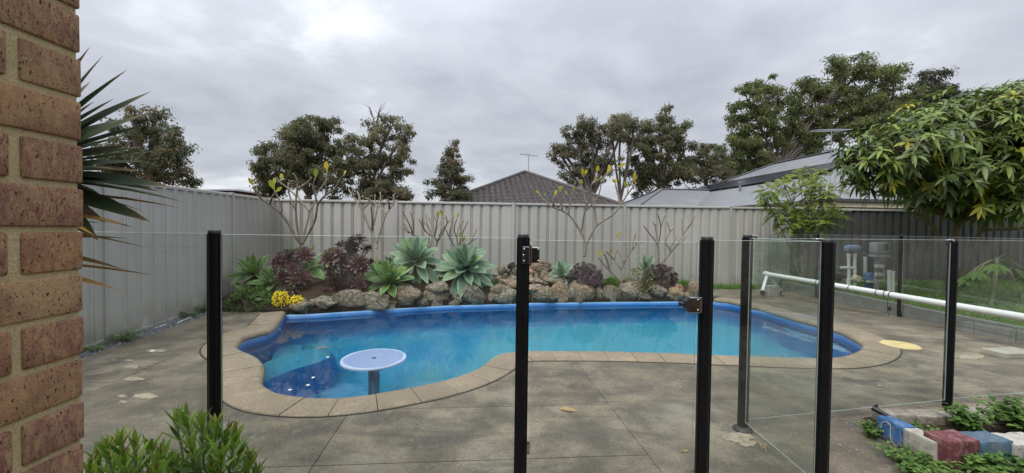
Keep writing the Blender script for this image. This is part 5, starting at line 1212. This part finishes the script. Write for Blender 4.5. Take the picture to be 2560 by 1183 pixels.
canopy_tree('mango_tree', 'big leafy mango tree overhanging the lawn at the right edge', 'tree', (7.45, 6.75, .15), [(7.45, 6.75, .1), (7.42, 6.75, .9), (7.45, 6.7, 1.45)],
    [(2165, 405, 6.3, 62, 62, .5), (2235, 375, 6.2, 80, 80, .7), (2330, 345, 6.3, 95, 85, .9), (2420, 310, 6.3, 105, 85, 1.0), (2520, 290, 6.2, 110, 85, 1.1), (2620, 320, 6.0, 110, 120, 1.1), (2300, 440, 6.4, 100, 70, .8), (2420, 420, 6.2, 110, 80, .9), (2540, 420, 6.0, 110, 90, 1.0), (2400, 490, 6.4, 110, 45, .8), (2520, 510, 6.0, 90, 55, .8), (2190, 450, 6.4, 60, 35, .5), (2560, 250, 6.3, 90, 60, .9), (2460, 260, 6.4, 70, 50, .9), (2350, 455, 8.2, 100, 42, .9), (2460, 440, 8.2, 110, 60, .9), (2580, 430, 8.2, 110, 70, .9), (2260, 455, 8.0, 70, 30, .7), (2500, 330, 8.0, 120, 60, 1.0), (2380, 380, 7.8, 100, 50, .9)],  # the deeper rear lobes are added to shade the fence behind the crown
    1850, 10, .165, .31, MANGO, MANGOBARK, LANCE, 5, .5, .085, whorl_el=.1)
MB_ = MB()
t = [o for o in bpy.data.objects if o.name == 'mango_tree'][0]; bi = Matrix.Translation(-t.location)
for L_ in ([(7.42, 6.72, .15), (7.62, 6.70, .75), (7.75, 6.6, 1.3), (7.9, 6.5, 1.7)], [(7.45, 6.7, .6), (7.0, 6.6, 1.25), (6.75, 6.5, 1.42), (6.4, 6.4, 1.5)], [(8.4, 6.3, .15), (8.45, 6.3, .9), (8.3, 6.2, 1.6)], [(6.75, 6.5, 1.42), (6.55, 6.4, 1.62), (6.2, 6.35, 1.72)], [(7.75, 6.6, 1.3), (8.2, 6.4, 1.35), (8.6, 6.3, 1.5)]):
    MB_.tube(catmull([Vector(p) for p in L_], .1), .028, 8)
o = MB_.build('limb', MANGOBARK, t, True); o.matrix_parent_inverse = bi

# ---------------------------------------------------------------- small feathery tree behind the far glass
FEA = leafmat('feathery_leaf', [(.11, .165, .022), (.16, .22, .03), (.22, .28, .04), (.31, .33, .06)], .5, .35, .25)
def feather_tree():
    rr = random.Random(21); D = 8.15; b = Vector((5.98, 8.15, .15)); t = thing('curry_tree', 'small feathery light green tree just behind the far glass fence', 'tree', b); mb = MB(); P, Dd, U, rn = [], [], [], []
    tops = [(1930, 480), (1960, 462), (1995, 440), (2030, 470), (2060, 500), (2085, 540), (1945, 530), (1985, 520), (2025, 530), (2055, 555), (1970, 560), (2010, 480), (2040, 440), (1915, 495), (2075, 480), (2000, 560)]
    forks = [(1985, 640), (2005, 640), (2015, 620)]
    root = at(2003, 715, D) - b
    fk = [at(*p, D) - b for p in forks]
    for f in fk: mb.tube(catmull([Vector((0, 0, -.1)) + root * .3, root.lerp(f, .5), f], .1), .014, 6)
    for i, p in enumerate(tops):
        c = at(*p, D + rr.uniform(-.45, .45)) - b; f = min(fk, key=lambda q: (q - c).length); mb.tube(catmull([f, f.lerp(c, .5) + Vector((rr.uniform(-.08, .08), 0, .02)), c], .08), .009, 5)
        for s in range(34):
            d0 = Vector((rr.gauss(0, 1), rr.gauss(0, 1), rr.gauss(0, .8) + .2)).normalized(); q = c + d0 * rr.uniform(.02, .20); rd = (d0 + Vector((0, 0, rr.uniform(-.5, .3)))).normalized(); Ls = rr.uniform(.12, .20); side = rd.cross(Vector((0, 0, 1))); side = side.normalized() if side.length > .1 else Vector((1, 0, 0)); tone = min(1, max(0, .3 + d0.z * .4 + rr.uniform(-.2, .25)))
            for k in range(9):
                for sg in (-1, 1):
                    x = (k + 1) / 9; pp = q + rd * (Ls * x) - Vector((0, 0, .35 * Ls * x * x)); P.append(pp); Dd.append(side * sg + rd * .35 + Vector((0, 0, -.35 - .3 * rr.random()))); U.append((rr.uniform(-.7, .7), -.9 + rr.uniform(-.5, .5), .8)); rn.append(tone)
    obj('crown', leaf_mesh('crown', P, Dd, U, RNG.uniform(.035, .055, len(P)), .022, DIAMOND, FEA, droop=.1, rnd=rn), t); mb.build('trunk', GUMBARK, t, True)
feather_tree()
# ---------------------------------------------------------------- papaya
PAP = leafmat('papaya_leaf', [(.06, .14, .03), (.10, .20, .04), (.14, .25, .05)], .5, .3, .25)
def papaya():
    rr = random.Random(9); b = at(2474, 770, 5.9); b.z = .17; t = thing('papaya_plant', 'young papaya with drooping lobed leaves on the lawn', 'papaya', b); mb = MB()
    top = at(2492, 650, 5.9) - b; mb.tube(catmull([Vector((0, 0, -.08)), top * .5 + Vector((.02, 0, 0)), top], .05), [.03] * 3 + [.02] * 60 if False else .022, 10)
    leafs = [(2425, 690, .0, .21), (2400, 705, .1, .15), (2490, 660, -.15, .21), (2535, 672, .05, .22), (2560, 690, .2, .2), (2470, 665, .25, .2), (2520, 650, .3, .19), (2555, 735, -.1, .12), (2445, 680, -.1, .17)]
    for (px, py, dd, r) in leafs:
        c = at(px, py, 5.9 + dd) - b; mb.tube(catmull([top, top.lerp(c, .5) + Vector((0, 0, .07)), c + Vector((0, 0, .01))], .04), .006, 6)
        out = (c - top); out.z = 0; out = out.normalized() if out.length > .03 else Vector((0, -1, 0)); P, Dd, U, Ln = [], [], [], []
        for k in range(9):
            a = (k - 4) * .52; d = Matrix.Rotation(a, 3, 'Z') @ out; Ls = r * (1 - .05 * abs(k - 4)); P.append(c); Dd.append(d + Vector((0, -.15, -.35))); U.append((0, -.5, 1)); Ln.append(Ls)
            for s in (-1, 1):
                for x in (.4, .6, .78):
                    P.append(c + (d + Vector((0, -.15, -.35))).normalized() * Ls * x - Vector((0, 0, .42 * Ls * x * x))); Dd.append(Matrix.Rotation(s * .7, 3, 'Z') @ d + Vector((0, -.2, -.5))); U.append((0, -.6, 1)); Ln.append(Ls * .36 * (1.3 - x))
        Ln = np.array(Ln); obj('leaf', leaf_mesh('leaf', P, Dd, U, Ln, Ln * .24 + .008, LANCE, PAP, droop=.42, gutter=.2), t)
    mb.build('stem', plain('papaya_stem', (.20, .22, .10), .7), t, True)
papaya()

# ================================================================== NEIGHBOURING HOUSES
YA = math.atan2(.1, 1)                           # the yard's axes are turned a little
d1 = Vector((-.0995, .995, 0)); d2 = Vector((.995, .0995, 0)); UZ = Vector((0, 0, 1))
TILE = mat_tiles(); CREAM = plain('cream_fascia', (.62, .56, .40), .5); GUTTER = plain('dark_gutter', (.06, .06, .065), .4)
WALLB = plain('tan_house_brick', (.26, .15, .085), .85, 0, .2, .25, 3); METAL = plain('grey_metal_roof', (.165, .172, .182), .42, 0, .4, .08, 1.2)
def tile_house():
    ap = at(1312, 432, 24); K = Vector((ap.x, ap.y, 0)); zr, ze, w = ap.z, 2.42, 4.35; L2 = 7
    t = thing('tiled_house', 'neighbouring house with a brown tiled hip roof behind the fence', 'house', (K.x, K.y, 0)); inv = Matrix.Translation(-K)
    def put(o, par=None): o.parent = par or t; o.matrix_parent_inverse = inv if par is None else Matrix(); return o
    A = K + UZ * zr; A2 = A + d1 * L2
    c = {s: K - d1 * w + d2 * s * w + UZ * ze for s in (-1, 1)}; c2 = {s: K + d1 * (w + L2) + d2 * s * w + UZ * ze for s in (-1, 1)}
    def face(base0, base1, top0, top1):
        # courses of wavy tiles between an eave and a ridge
        mb = MB(); nrm = ((base1 - base0).cross(top0 - base0)).normalized(); nrm = nrm if nrm.z > 0 else -nrm
        eav = (base1 - base0).normalized(); sl = ((top0 + top1) / 2 - (base0 + base1) / 2); slope = sl - eav * sl.dot(eav); H = slope.length; slope.normalize(); NC = int(H / .19)
        for r in range(NC):
            f0, f1 = r / NC, (r + 1.12) / NC
            a0, b0 = base0.lerp(top0, f0), base1.lerp(top1, f0); a1, b1 = base0.lerp(top0, min(1, f1)), base1.lerp(top1, min(1, f1)); wd = (b0 - a0).length; nw = max(2, int(wd / .035)); vs = []
            for i in range(nw + 1):
                u = i / nw; p0 = a0.lerp(b0, u); p1 = a1.lerp(b1, u); s = (p0 - base0).dot(eav); s1 = (p1 - base0).dot(eav); wv = lambda x: .020 * (1 - abs(math.sin(math.pi * x / .30)) ** 1.3) * 2
                p0 = p0; vs += [p0 + nrm * (.006), p0 + nrm * (.046 + wv(s)), p1 + nrm * (.012 + wv(s1))]
            mb.add(vs, [[3 * i + a, 3 * i + 3 + a, 3 * i + 4 + a, 3 * i + 1 + a] for i in range(nw) for a in (0, 1)])
        return mb
    roof = put(MB().add([c[-1], c[1], A, c2[1], A2, c2[-1]], [[0, 1, 2], [1, 3, 4, 2], [3, 5, 4], [5, 0, 2, 4]]).build('roof', TILE))
    for a_, b_, t0, t1 in ((c[-1], c[1], A, A), (c[1], c2[1], A, A2), (c2[-1], c[-1], A2, A)):
        o = face(a_, b_, t0, t1).build('roof_tiles', TILE, roof); o['kind'] = 'stuff'
    for a_, b_ in ((c[-1], A), (c[1], A), (A, A2), (c2[1], A2), (c2[-1], A2)):
        k = int((b_ - a_).length / .36)
        for i in range(k):
            p, q = a_.lerp(b_, i / k), a_.lerp(b_, (i + 1.06) / k); put(MB().tube([p + UZ * .05, q + UZ * .065], [.115, .10], 8).build('ridge_tile', TILE, roof), roof) if i >= 0 else None
    for o in roof.children: o.matrix_parent_inverse = Matrix()
    put(MB().prism([(K + d2 * sx * (w - .5) + d1 * sy).xy for sx, sy in ((-1, -w + .5), (1, -w + .5), (1, w + L2 - .5), (-1, w + L2 - .5))], 0, ze + .05).build('wall', WALLB))
    for a_, b_ in ((c[-1], c[1]), (c[1], c2[1]), (c2[-1], c[-1])): put(MB().bar(a_ - UZ * .06, b_ - UZ * .06, .12, .13).build('gutter', GUTTER))
    return A
apex = tile_house()
def antenna(label, p, h, boom, n, ang, el):
    t = thing('tv_antenna', label, 'antenna', p, 0, 'roof television antennas'); st = plain('aluminium', (.35, .36, .38), .4, .8)
    MB().tube([(0, 0, -.25), (0, 0, h)], .022, 8).build('mast', st, t); d = Vector((math.cos(ang), math.sin(ang), el)).normalized(); q = Vector((-d.y, d.x, 0)).normalized()
    c = Vector((0, 0, h - .04)); MB().tube([c - d * boom * .5, c + d * boom * .5], .018, 6).build('boom', st, t)
    for i in range(n):
        f = -.5 + i / (n - 1); L2 = .75 * (1 - .55 * abs(f)) ; MB().tube([c + d * boom * f - q * L2 / 2, c + d * boom * f + q * L2 / 2], .012, 5).build('element', st, t)
    MB().tube([c + Vector((0, 0, -.25)), c + d * boom * .3], .012, 5).build('brace', st, t); return t
antenna('small television antenna on top of the brown tiled roof', at(1321, 434, 24.1), 1.15, 1.0, 6, R(-8), -.12)

def metal_house():
    Kc = Vector((11.72, 14.62, 0)); ze, w, Ln, pt = 2.45, 7.0, 18.6, math.tan(R(25.3)); rise = w * pt
    t = thing('metal_roofed_house', 'neighbouring house with a large grey metal roof and solar panels', 'house', Kc); inv = Matrix.Translation(-Kc)
    def put(o): o.parent = t; o.matrix_parent_inverse = inv; return o
    P = lambda a, b, z: Kc + d1 * a + d2 * b + UZ * z
    k00, k01, k10, k11 = P(0, 0, ze), P(0, 2 * w, ze), P(Ln, 0, ze), P(Ln, 2 * w, ze); r0, r1 = P(w, w, ze + rise), P(Ln - w, w, ze + rise)
    def corr(b0, b1, t0, t1, name='roof_sheet'):
        """corrugated sheet between eave b0-b1 and ridge t0-t1: ribs run up the slope"""
        mb = MB(); e = (b1 - b0); Le = e.length; e.normalize(); nrm = (b1 - b0).cross(t0 - b0).normalized(); nrm = nrm if nrm.z > 0 else -nrm; up = nrm.cross(e); up = up if up.z > 0 else -up
        x0, x1 = (t0 - b0).dot(e), (t1 - b0).dot(e); Hs = (t0 - b0).dot(up); N = int(Le / .038); vs = []
        for i in range(N + 1):
            x = Le * i / N; h = Hs * (x / x0 if x < x0 else (1 if x <= x1 else (Le - x) / (Le - x1))); o2 = nrm * (.009 * math.sin(2 * math.pi * x / .152)); vs += [b0 + e * x + o2, b0 + e * x + up * h + o2]
        mb.add(vs, [[2 * i, 2 * i + 2, 2 * i + 3, 2 * i + 1] for i in range(N)]); return put(mb.build(name, METAL, None, True))
    corr(k10, k00, r1, r0); corr(k00, k01, r0, r0 + UZ * 0); corr(k11, k10, r1, r1); corr(k01, k11, r0, r1)
    for a_, b_ in ((k00, r0), (k10, r1), (r0, r1), (k01, r0), (k11, r1)):
        put(MB().bar(a_ + UZ * .03, b_ + UZ * .03, .30, .02, .004).tube([a_ + UZ * .045, b_ + UZ * .045], .035, 8).build('ridge_cap', METAL))
    for a_, b_ in ((k00, k01), (k00, k10)):
        n2 = d1 if a_ is k00 and b_ is k01 else d2
        put(MB().bar(a_ - UZ * .05 - n2 * .06, b_ - UZ * .05 - n2 * .06, .12, .12, .01).build('gutter', GUTTER)); put(MB().bar(a_ - UZ * .20, b_ - UZ * .20, .03, .18).build('fascia', CREAM))
    s = .55
    put(MB().prism([P(a, b, 0).xy for a, b in ((s, s), (s, 2 * w - s), (Ln - s, 2 * w - s), (Ln - s, s))], 0, ze - .3).build('wall', WALLB))
    put(MB().prism([P(a, b, 0).xy for a, b in ((.03, .03), (.03, 2 * w - .03), (Ln - .03, 2 * w - .03), (Ln - .03, .03))], ze - .31, ze - .29).build('soffit', CREAM))
    # lower wing on the far left
    A = at(1653, 473, 27.2); ww = (A.z - ze) / pt; A = Vector((A.x, A.y, A.z)); base = Vector((A.x, A.y, 0)); Pw = lambda a, b, z: base + d1 * a + d2 * b + UZ * z
    e0, e1, e2, e3 = Pw(-ww, -ww, ze), Pw(ww, -ww, ze), Pw(ww, 5, ze), Pw(-ww, 5, ze); A2 = Pw(0, 5, A.z)
    corr(e1, e0, A, A); corr(e0, e3, A, A2 ); corr(e2, e1, A2, A)
    for a_, b_ in ((e0, A), (e1, A), (A, A2)): put(MB().bar(a_ + UZ * .03, b_ + UZ * .03, .25, .02, .004).tube([a_ + UZ * .04, b_ + UZ * .04], .03, 8).build('ridge_cap', METAL))
    put(MB().prism([Pw(a, b, 0).xy for a, b in ((-ww + s, -ww + s), (ww - s, -ww + s), (ww - s, 5), (-ww + s, 5))], 0, ze).build('wing_wall', WALLB)); put(MB().bar(e0 - UZ * .06, e3 - UZ * .06, .12, .12).bar(e0 - UZ * .06, e1 - UZ * .06, .12, .12).build('gutter', GUTTER))
    # solar panels on the slope that faces the pool
    n = (k10 - k00).cross(r0 - k00).normalized(); n = n if n.z > 0 else -n; up = n.cross(d1).normalized(); up = up if up.z > 0 else -up
    def onroof(px, py):
        d = ray(px, py); tt = (k00 - EYE).dot(n) / d.dot(n); q = EYE + d * tt - k00; return q.dot(d1), q.dot(up)
    SOLAR = NT('solar_cell'); v = SOLAR.coord(); g = SOLAR.noise(v, 2, 3); SOLAR = SOLAR.pbr(SOLAR.ramp(g, [(.3, (.016, .018, .026)), (.7, (.03, .033, .042))]), .25, None, 0, .5); FR = plain('panel_frame', (.02, .02, .022), .4, .5)
    
    hb = 3.32; NP = 11; pw = 1.03; ph = 1.62; st = 3.4
    arr = []
    for i in range(NP + 1):
        if i == 0: q0 = k00 + d1 * (st + pw + .02 - 1.03) + up * (hb + .05) + n * .05
        else: q0 = k00 + d1 * (st + i * pw) + up * hb
        lift = n * .09; c0 = q0 + d1 * (pw / 2) + up * (ph / 2) + lift; rm = Matrix((d1, up, n)).transposed()
        pn = put(MB().box(c0, (pw - .02, ph, .04), rm, .004).build('solar_panel', FR))
        o = MB().box(c0 + n * .022, (pw - .07, ph - .05, .006), rm).build('cells', SOLAR, pn)
        for dd_ in (.15, .85): put(MB().bar(q0 + d1 * (pw * dd_) + up * .3 + n * .02, q0 + d1 * (pw * dd_) + up * .3 + n * .08, .04, .04).build('bracket', FR))
    sv, hv = onroof(1850, 478); q = k00 + d1 * sv + up * hv; put(MB().lathe([(.07, 0), (.07, .42), (.10, .43), (.10, .5), (.03, .53)], q, 14).build('vent_pipe', METAL, angle=40))
    return P(w - .3, w - .3, ze + rise)
ra = metal_house()
antenna('larger television antenna on the ridge of the grey metal roof', at(2077, 384, 22), 1.30, 2.9, 14, R(22), .11)
# far roofs glimpsed between the trees
a = at(1530, 505, 40); t = thing('far_shed', 'pale shed wall glimpsed between the trees left of the metal roof', 'shed', (a.x, a.y, 0)); MB().box((0, 0, 1.6), (1.6, 4, 3.4)).build('wall', plain('pale_shed', (.42, .45, .48), .6), t); MB().box((0, 0, 3.45), (2.0, 4.4, .12), (0, .1, 0)).build('roof', plain('blue_shed_roof', (.25, .32, .42), .5), t)
a = at(645, 484, 22); t = thing('far_roof', 'sliver of dark roof above the left fence corner', 'house', (a.x - 1.0, a.y, 0)); MB().add([(-2.2, -2, 2.9), (1.2, -2, 2.9), (1.2, 2, 2.9), (-2.2, 2, 2.9), (-.6, 0, 3.15), (.0, 0, 3.15)], [[0, 1, 5, 4], [1, 2, 5], [2, 3, 4, 5], [3, 0, 4]]).build('roof', GUTTER, t); MB().box((-.5, 0, 1.45), (3, 3.6, 2.9)).build('wall', WALLB, t)

# ================================================================== BACKGROUND TREES
def tone(*c): return leafmat('gum_leaf', list(c), .6, .5, .12)
DARK = tone((0.093, 0.105, 0.061), (0.135, 0.146, 0.082), (0.184, 0.186, 0.104), (0.234, 0.202, 0.116))
OLIVE = tone((0.127, 0.137, 0.082), (0.184, 0.188, 0.111), (0.248, 0.240, 0.141), (0.304, 0.262, 0.159))
RUST = tone((.100, .108, .066), (.150, .150, .092), (.200, .190, .118), (.265, .205, .130))
TIPS = tone((.082, .100, .060), (.115, .135, .078), (.155, .168, .098), (.17, .175, .10), (.30, .19, .11))
BIGG = tone((0.101, 0.123, 0.057), (0.149, 0.177, 0.073), (0.198, 0.228, 0.089), (0.248, 0.269, 0.113))
BARE = bpy.data.materials['gum_bark']
def bg_tree(label, D, base, lobes, n, leaf, mat, seed, wf=.5, clump=.5, trunk_r=.16, name='gum_tree', depth=1.0, bare=()):
    rr = random.Random(seed); g = np.random.default_rng(seed); b = at(base[0], base[1], D); b.z = 0; t = thing(name, label, 'tree', b, 0, 'trees beyond the fences'); mb = MB(); s = D / FPX
    clump *= .74
    area = np.array([l[2] * l[3] for l in lobes], float); area /= area.sum(); P = []; top = at(base[0], min(l[1] for l in lobes) + 20, D) - b
    fork = Vector((0, 0, max(2.0, (at(base[0], base[1], D).z) * 1.0))); mb.tube(catmull([Vector((0, 0, -.1)), fork * .5 + Vector((rr.uniform(-.1, .1), 0, 0)), fork], .5), trunk_r, 9); tt = []
    for l, a in zip(lobes, area):
        c = np.array(at(l[0], l[1], D + rr.uniform(-.5, .5) * depth) - b); m = max(30, int(n * 2.0 * a)); rad = np.array([l[2] * s, min(l[2], l[3]) * s * depth, l[3] * s])
        nc = max(6, int(rad[0] * rad[2] / (clump * clump) * 3.3)); dv = g.normal(size=(nc, 3)); dv /= np.linalg.norm(dv, axis=1, keepdims=True); cc = c + dv * rad * (g.random((nc, 1)) ** .45)
        mb.tube(catmull([fork, fork.lerp(Vector(c), .55) + Vector((rr.uniform(-.2, .2), 0, .1)), Vector(c)], .4), trunk_r * .42, 6)
        for q in cc[:: 2]: mb.tube([Vector(c), Vector(c).lerp(Vector(q), .5) + Vector((0, 0, rr.uniform(-.1, .15))), Vector(q)], [trunk_r * .2, trunk_r * .13, trunk_r * .06], 5)
        cr = clump * (.55 + .6 * g.random(nc)); w = g.integers(nc, size=m); k = np.clip(g.normal(size=(m, 3)), -1.7, 1.7) * np.array([1, 1, .65]) * .46; tn = g.random(nc)
        P.append(cc[w] + k * cr[w][:, None]); tt.append(np.clip(tn[w] * .7 + .15 + g.normal(size=m) * .16, 0, 1))
    P = np.concatenate(P); tt = np.concatenate(tt); m = len(P); dd = g.normal(size=(m, 3)); dd[:, 2] -= .55
    obj('crown', leaf_mesh('crown', P, dd, g.normal(size=(m, 3)), g.uniform(.5, 1.35, m) * leaf, g.uniform(.5, 1.1, m) * leaf * wf, DIAMOND, mat, droop=.2, rnd=tt), t)
    for (x0, y0, x1, y1) in bare:                # dead twigs poking out of the crown
        p, q = at(x0, y0, D) - b, at(x1, y1, D) - b; mb.tube([p, p.lerp(q, .5) + Vector((.05, 0, .03)), q], [.045, .03, .012], 5)
        for k in range(7):
            f = .3 + .7 * k / 7; c = p.lerp(q, f); e = c + Vector((rr.uniform(-.5, .5), rr.uniform(-.3, .3), rr.uniform(.1, .5))); mb.tube([c, c.lerp(e, .5) + Vector((0, 0, .05)), e], [.016, .011, .006], 4)
    mb.build('trunk', BARE, t, True); return t
bg_tree('dark tree with rusty tips above the left fence', 15, (375, 455), [(380, 330, 62, 55), (330, 350, 60, 70), (300, 400, 60, 60), (400, 390, 62, 70), (445, 400, 42, 62), (430, 360, 38, 42), (470, 440, 28, 36), (340, 440, 110, 40), (325, 285, 25, 20), (390, 290, 25, 24)], 9000, .115, TIPS, 1, clump=.42)
bg_tree('dense dark tree standing tallest left of centre beyond the fence', 18, (770, 490), [(770, 330, 62, 45), (810, 320, 45, 40), (740, 370, 55, 55), (800, 390, 65, 60), (855, 400, 38, 50), (760, 440, 80, 50), (840, 450, 60, 45), (720, 400, 40, 40), (740, 320, 35, 30)], 13000, .125, DARK, 2, clump=.5)
bg_tree('smaller dark tree at the left edge of the dense dark tree', 18.5, (675, 490), [(663, 370, 22, 26), (660, 410, 32, 34), (690, 430, 40, 46), (655, 450, 26, 40), (690, 475, 45, 30)], 4200, .12, DARK, 3, clump=.42, trunk_r=.1)
bg_tree('loose olive gum tree with bare twigs at its top, right of the dense dark tree', 19, (925, 490), [(930, 340, 36, 34), (975, 320, 30, 34), (1010, 340, 26, 38), (890, 370, 40, 40), (950, 390, 50, 40), (1000, 400, 34, 34), (905, 420, 48, 40), (985, 430, 44, 36), (925, 470, 60, 34), (985, 480, 44, 26)], 8500, .13, OLIVE, 4, clump=.42, bare=((938, 330, 925, 268), (945, 330, 965, 290), (940, 310, 948, 275)))
bg_tree('low rusty brown bush at the foot of the loose olive gum', 17, (985, 498), [(975, 475, 48, 24), (1015, 488, 26, 16), (940, 488, 30, 18)], 2400, .11, RUST, 5, clump=.3, trunk_r=.06)
bg_tree('small cone shaped gum tree standing alone left of the tiled roof', 20, (1125, 495), [(1135, 362, 14, 18), (1128, 390, 24, 24), (1120, 425, 36, 30), (1138, 430, 30, 34), (1105, 465, 38, 34), (1150, 465, 38, 32), (1125, 490, 55, 24)], 5200, .125, TIPS, 6, clump=.36, trunk_r=.09)
bg_tree('open reddish gum tree with a pale trunk behind the tiled roof', 27, (1478, 500), [(1480, 315, 40, 34), (1440, 340, 42, 28), (1500, 350, 38, 36), (1410, 385, 34, 30), (1450, 375, 38, 28), (1480, 400, 40, 38), (1425, 430, 30, 30), (1540, 330, 26, 30), (1560, 310, 30, 22), (1520, 410, 34, 34), (1470, 450, 36, 34), (1395, 375, 22, 20)], 8000, .17, RUST, 7, clump=.5, trunk_r=.2)
bg_tree('thin gum tree with a forked bare trunk between the two roofs', 28, (1552, 500), [(1555, 300, 34, 22), (1585, 315, 24, 24), (1530, 320, 24, 24), (1575, 345, 28, 20)], 2200, .17, OLIVE, 8, clump=.45, trunk_r=.17)
bg_tree('dense drooping gum tree left of the grey metal roof', 30, (1650, 470), [(1665, 290, 24, 22), (1625, 320, 36, 36), (1690, 325, 36, 40), (1650, 360, 56, 46), (1710, 380, 26, 44), (1610, 380, 36, 44), (1650, 430, 80, 50), (1700, 440, 50, 44), (1600, 450, 44, 50), (1630, 490, 80, 24)], 12500, .20, DARK, 9, clump=.7, trunk_r=.22)
bg_tree('low rusty gum tree in the gap beside the grey metal roof', 31, (1765, 450), [(1765, 370, 26, 22), (1745, 395, 30, 26), (1785, 400, 36, 30), (1760, 435, 44, 34), (1805, 440, 36, 28)], 4200, .19, RUST, 10, clump=.6, trunk_r=.15)
bg_tree('huge spreading gum tree behind the grey metal roof', 33, (1950, 420), [(1905, 215, 44, 32), (1870, 250, 44, 36), (1940, 240, 44, 36), (1860, 300, 56, 44), (1920, 300, 66, 46), (1990, 270, 52, 40), (2040, 225, 44, 32), (2100, 170, 46, 32), (2150, 155, 36, 26), (2130, 200, 60, 36), (2080, 250, 62, 44), (1840, 350, 52, 40), (1900, 370, 70, 46), (1980, 340, 72, 46), (2050, 320, 72, 52), (2120, 290, 64, 60), (1820, 400, 46, 44), (1880, 415, 60, 34), (2020, 380, 70, 34), (2010, 215, 34, 26), (2130, 330, 60, 40)], 27000, .22, BIGG, 11, clump=.8, trunk_r=.24)
bg_tree('second spreading gum crown right of the huge gum tree', 34, (2240, 420), [(2200, 185, 44, 30), (2230, 175, 36, 24), (2215, 230, 56, 44), (2170, 260, 56, 44), (2260, 250, 44, 44), (2200, 310, 70, 44), (2270, 300, 54, 40), (2230, 350, 76, 40)], 11500, .22, BIGG, 12, clump=.8, trunk_r=.2)
bg_tree('dark rounded gum tree at the right behind the mango', 35, (2330, 420), [(2330, 195, 34, 30), (2320, 230, 44, 40), (2360, 250, 44, 36), (2300, 270, 44, 40), (2385, 235, 24, 20), (2350, 300, 66, 44), (2420, 290, 40, 30), (2300, 340, 60, 50)], 9500, .22, tone((.058, .07, .05), (.085, .096, .066), (.115, .122, .082), (.14, .14, .095)), 13, clump=.75, trunk_r=.25)
for i, (px, py, w, lab) in enumerate(((2560, 420, 90, 'dark background tree showing through the mango at the right edge'), )):
    bg_tree(lab, 30, (px, 480), [(px, py, w, 60), (px - 60, py + 50, w, 40)], 4200, .2, DARK, 30 + i, clump=.8)

# ================================================================== THE HOUSE BEHIND THE CAMERA (seen only in reflections)
n = NT('house_brickwork'); bt = n.N('ShaderNodeTexBrick'); cmb = n.N('ShaderNodeCombineXYZ'); sp_ = n.N('ShaderNodeSeparateXYZ'); n.L(n.pos(), sp_.inputs[0]); n.L(sp_.outputs[0], cmb.inputs[0]); n.L(sp_.outputs[2], cmb.inputs[1]); n.L(cmb.outputs[0], bt.inputs['Vector'])
bt.inputs['Scale'].default_value = 1; bt.inputs['Brick Width'].default_value = .24; bt.inputs['Row Height'].default_value = .0862; bt.inputs['Mortar Size'].default_value = .006
bt.inputs['Color1'].default_value = (.26, .14, .08, 1); bt.inputs['Color2'].default_value = (.20, .09, .055, 1); bt.inputs['Mortar'].default_value = (.38, .32, .19, 1)
HB = n.pbr(bt.outputs[0], .9, None, 0, .2)
hs = thing('brick_house', 'brick house wall with a sliding door facing the pool from behind the viewer', 'house', (0, -3.2, 0))
MB().box((-3.6, 0, 1.25), (5.2, .2, 2.5)).box((4.9, 0, 1.25), (7.4, .2, 2.5)).box((.1, 0, 2.35), (2.2, .2, .3)).build('wall', HB, hs)
MB().box((.1, .02, 1.1), (2.2, .02, 2.2)).build('sliding_door', plain('door_glass', (.03, .035, .04), .08), hs)
MB().box((.1, .05, 1.1), (.06, .05, 2.2)).box((-.97, .05, 1.1), (.06, .05, 2.2)).box((1.17, .05, 1.1), (.06, .05, 2.2)).box((.1, .05, 2.17), (2.14, .05, .06)).build('door_frame', plain('white_frame', (.6, .6, .58), .5), hs)
MB().add([(-6.4, .55, 2.4), (8.8, .55, 2.4), (8.8, -5, 4.6), (-6.4, -5, 4.6)], [[0, 1, 2, 3]]).build('roof', METAL, hs)
MB().bar((-6.4, .55, 2.40), (8.8, .55, 2.40), .12, .13).build('gutter', GUTTER, hs)
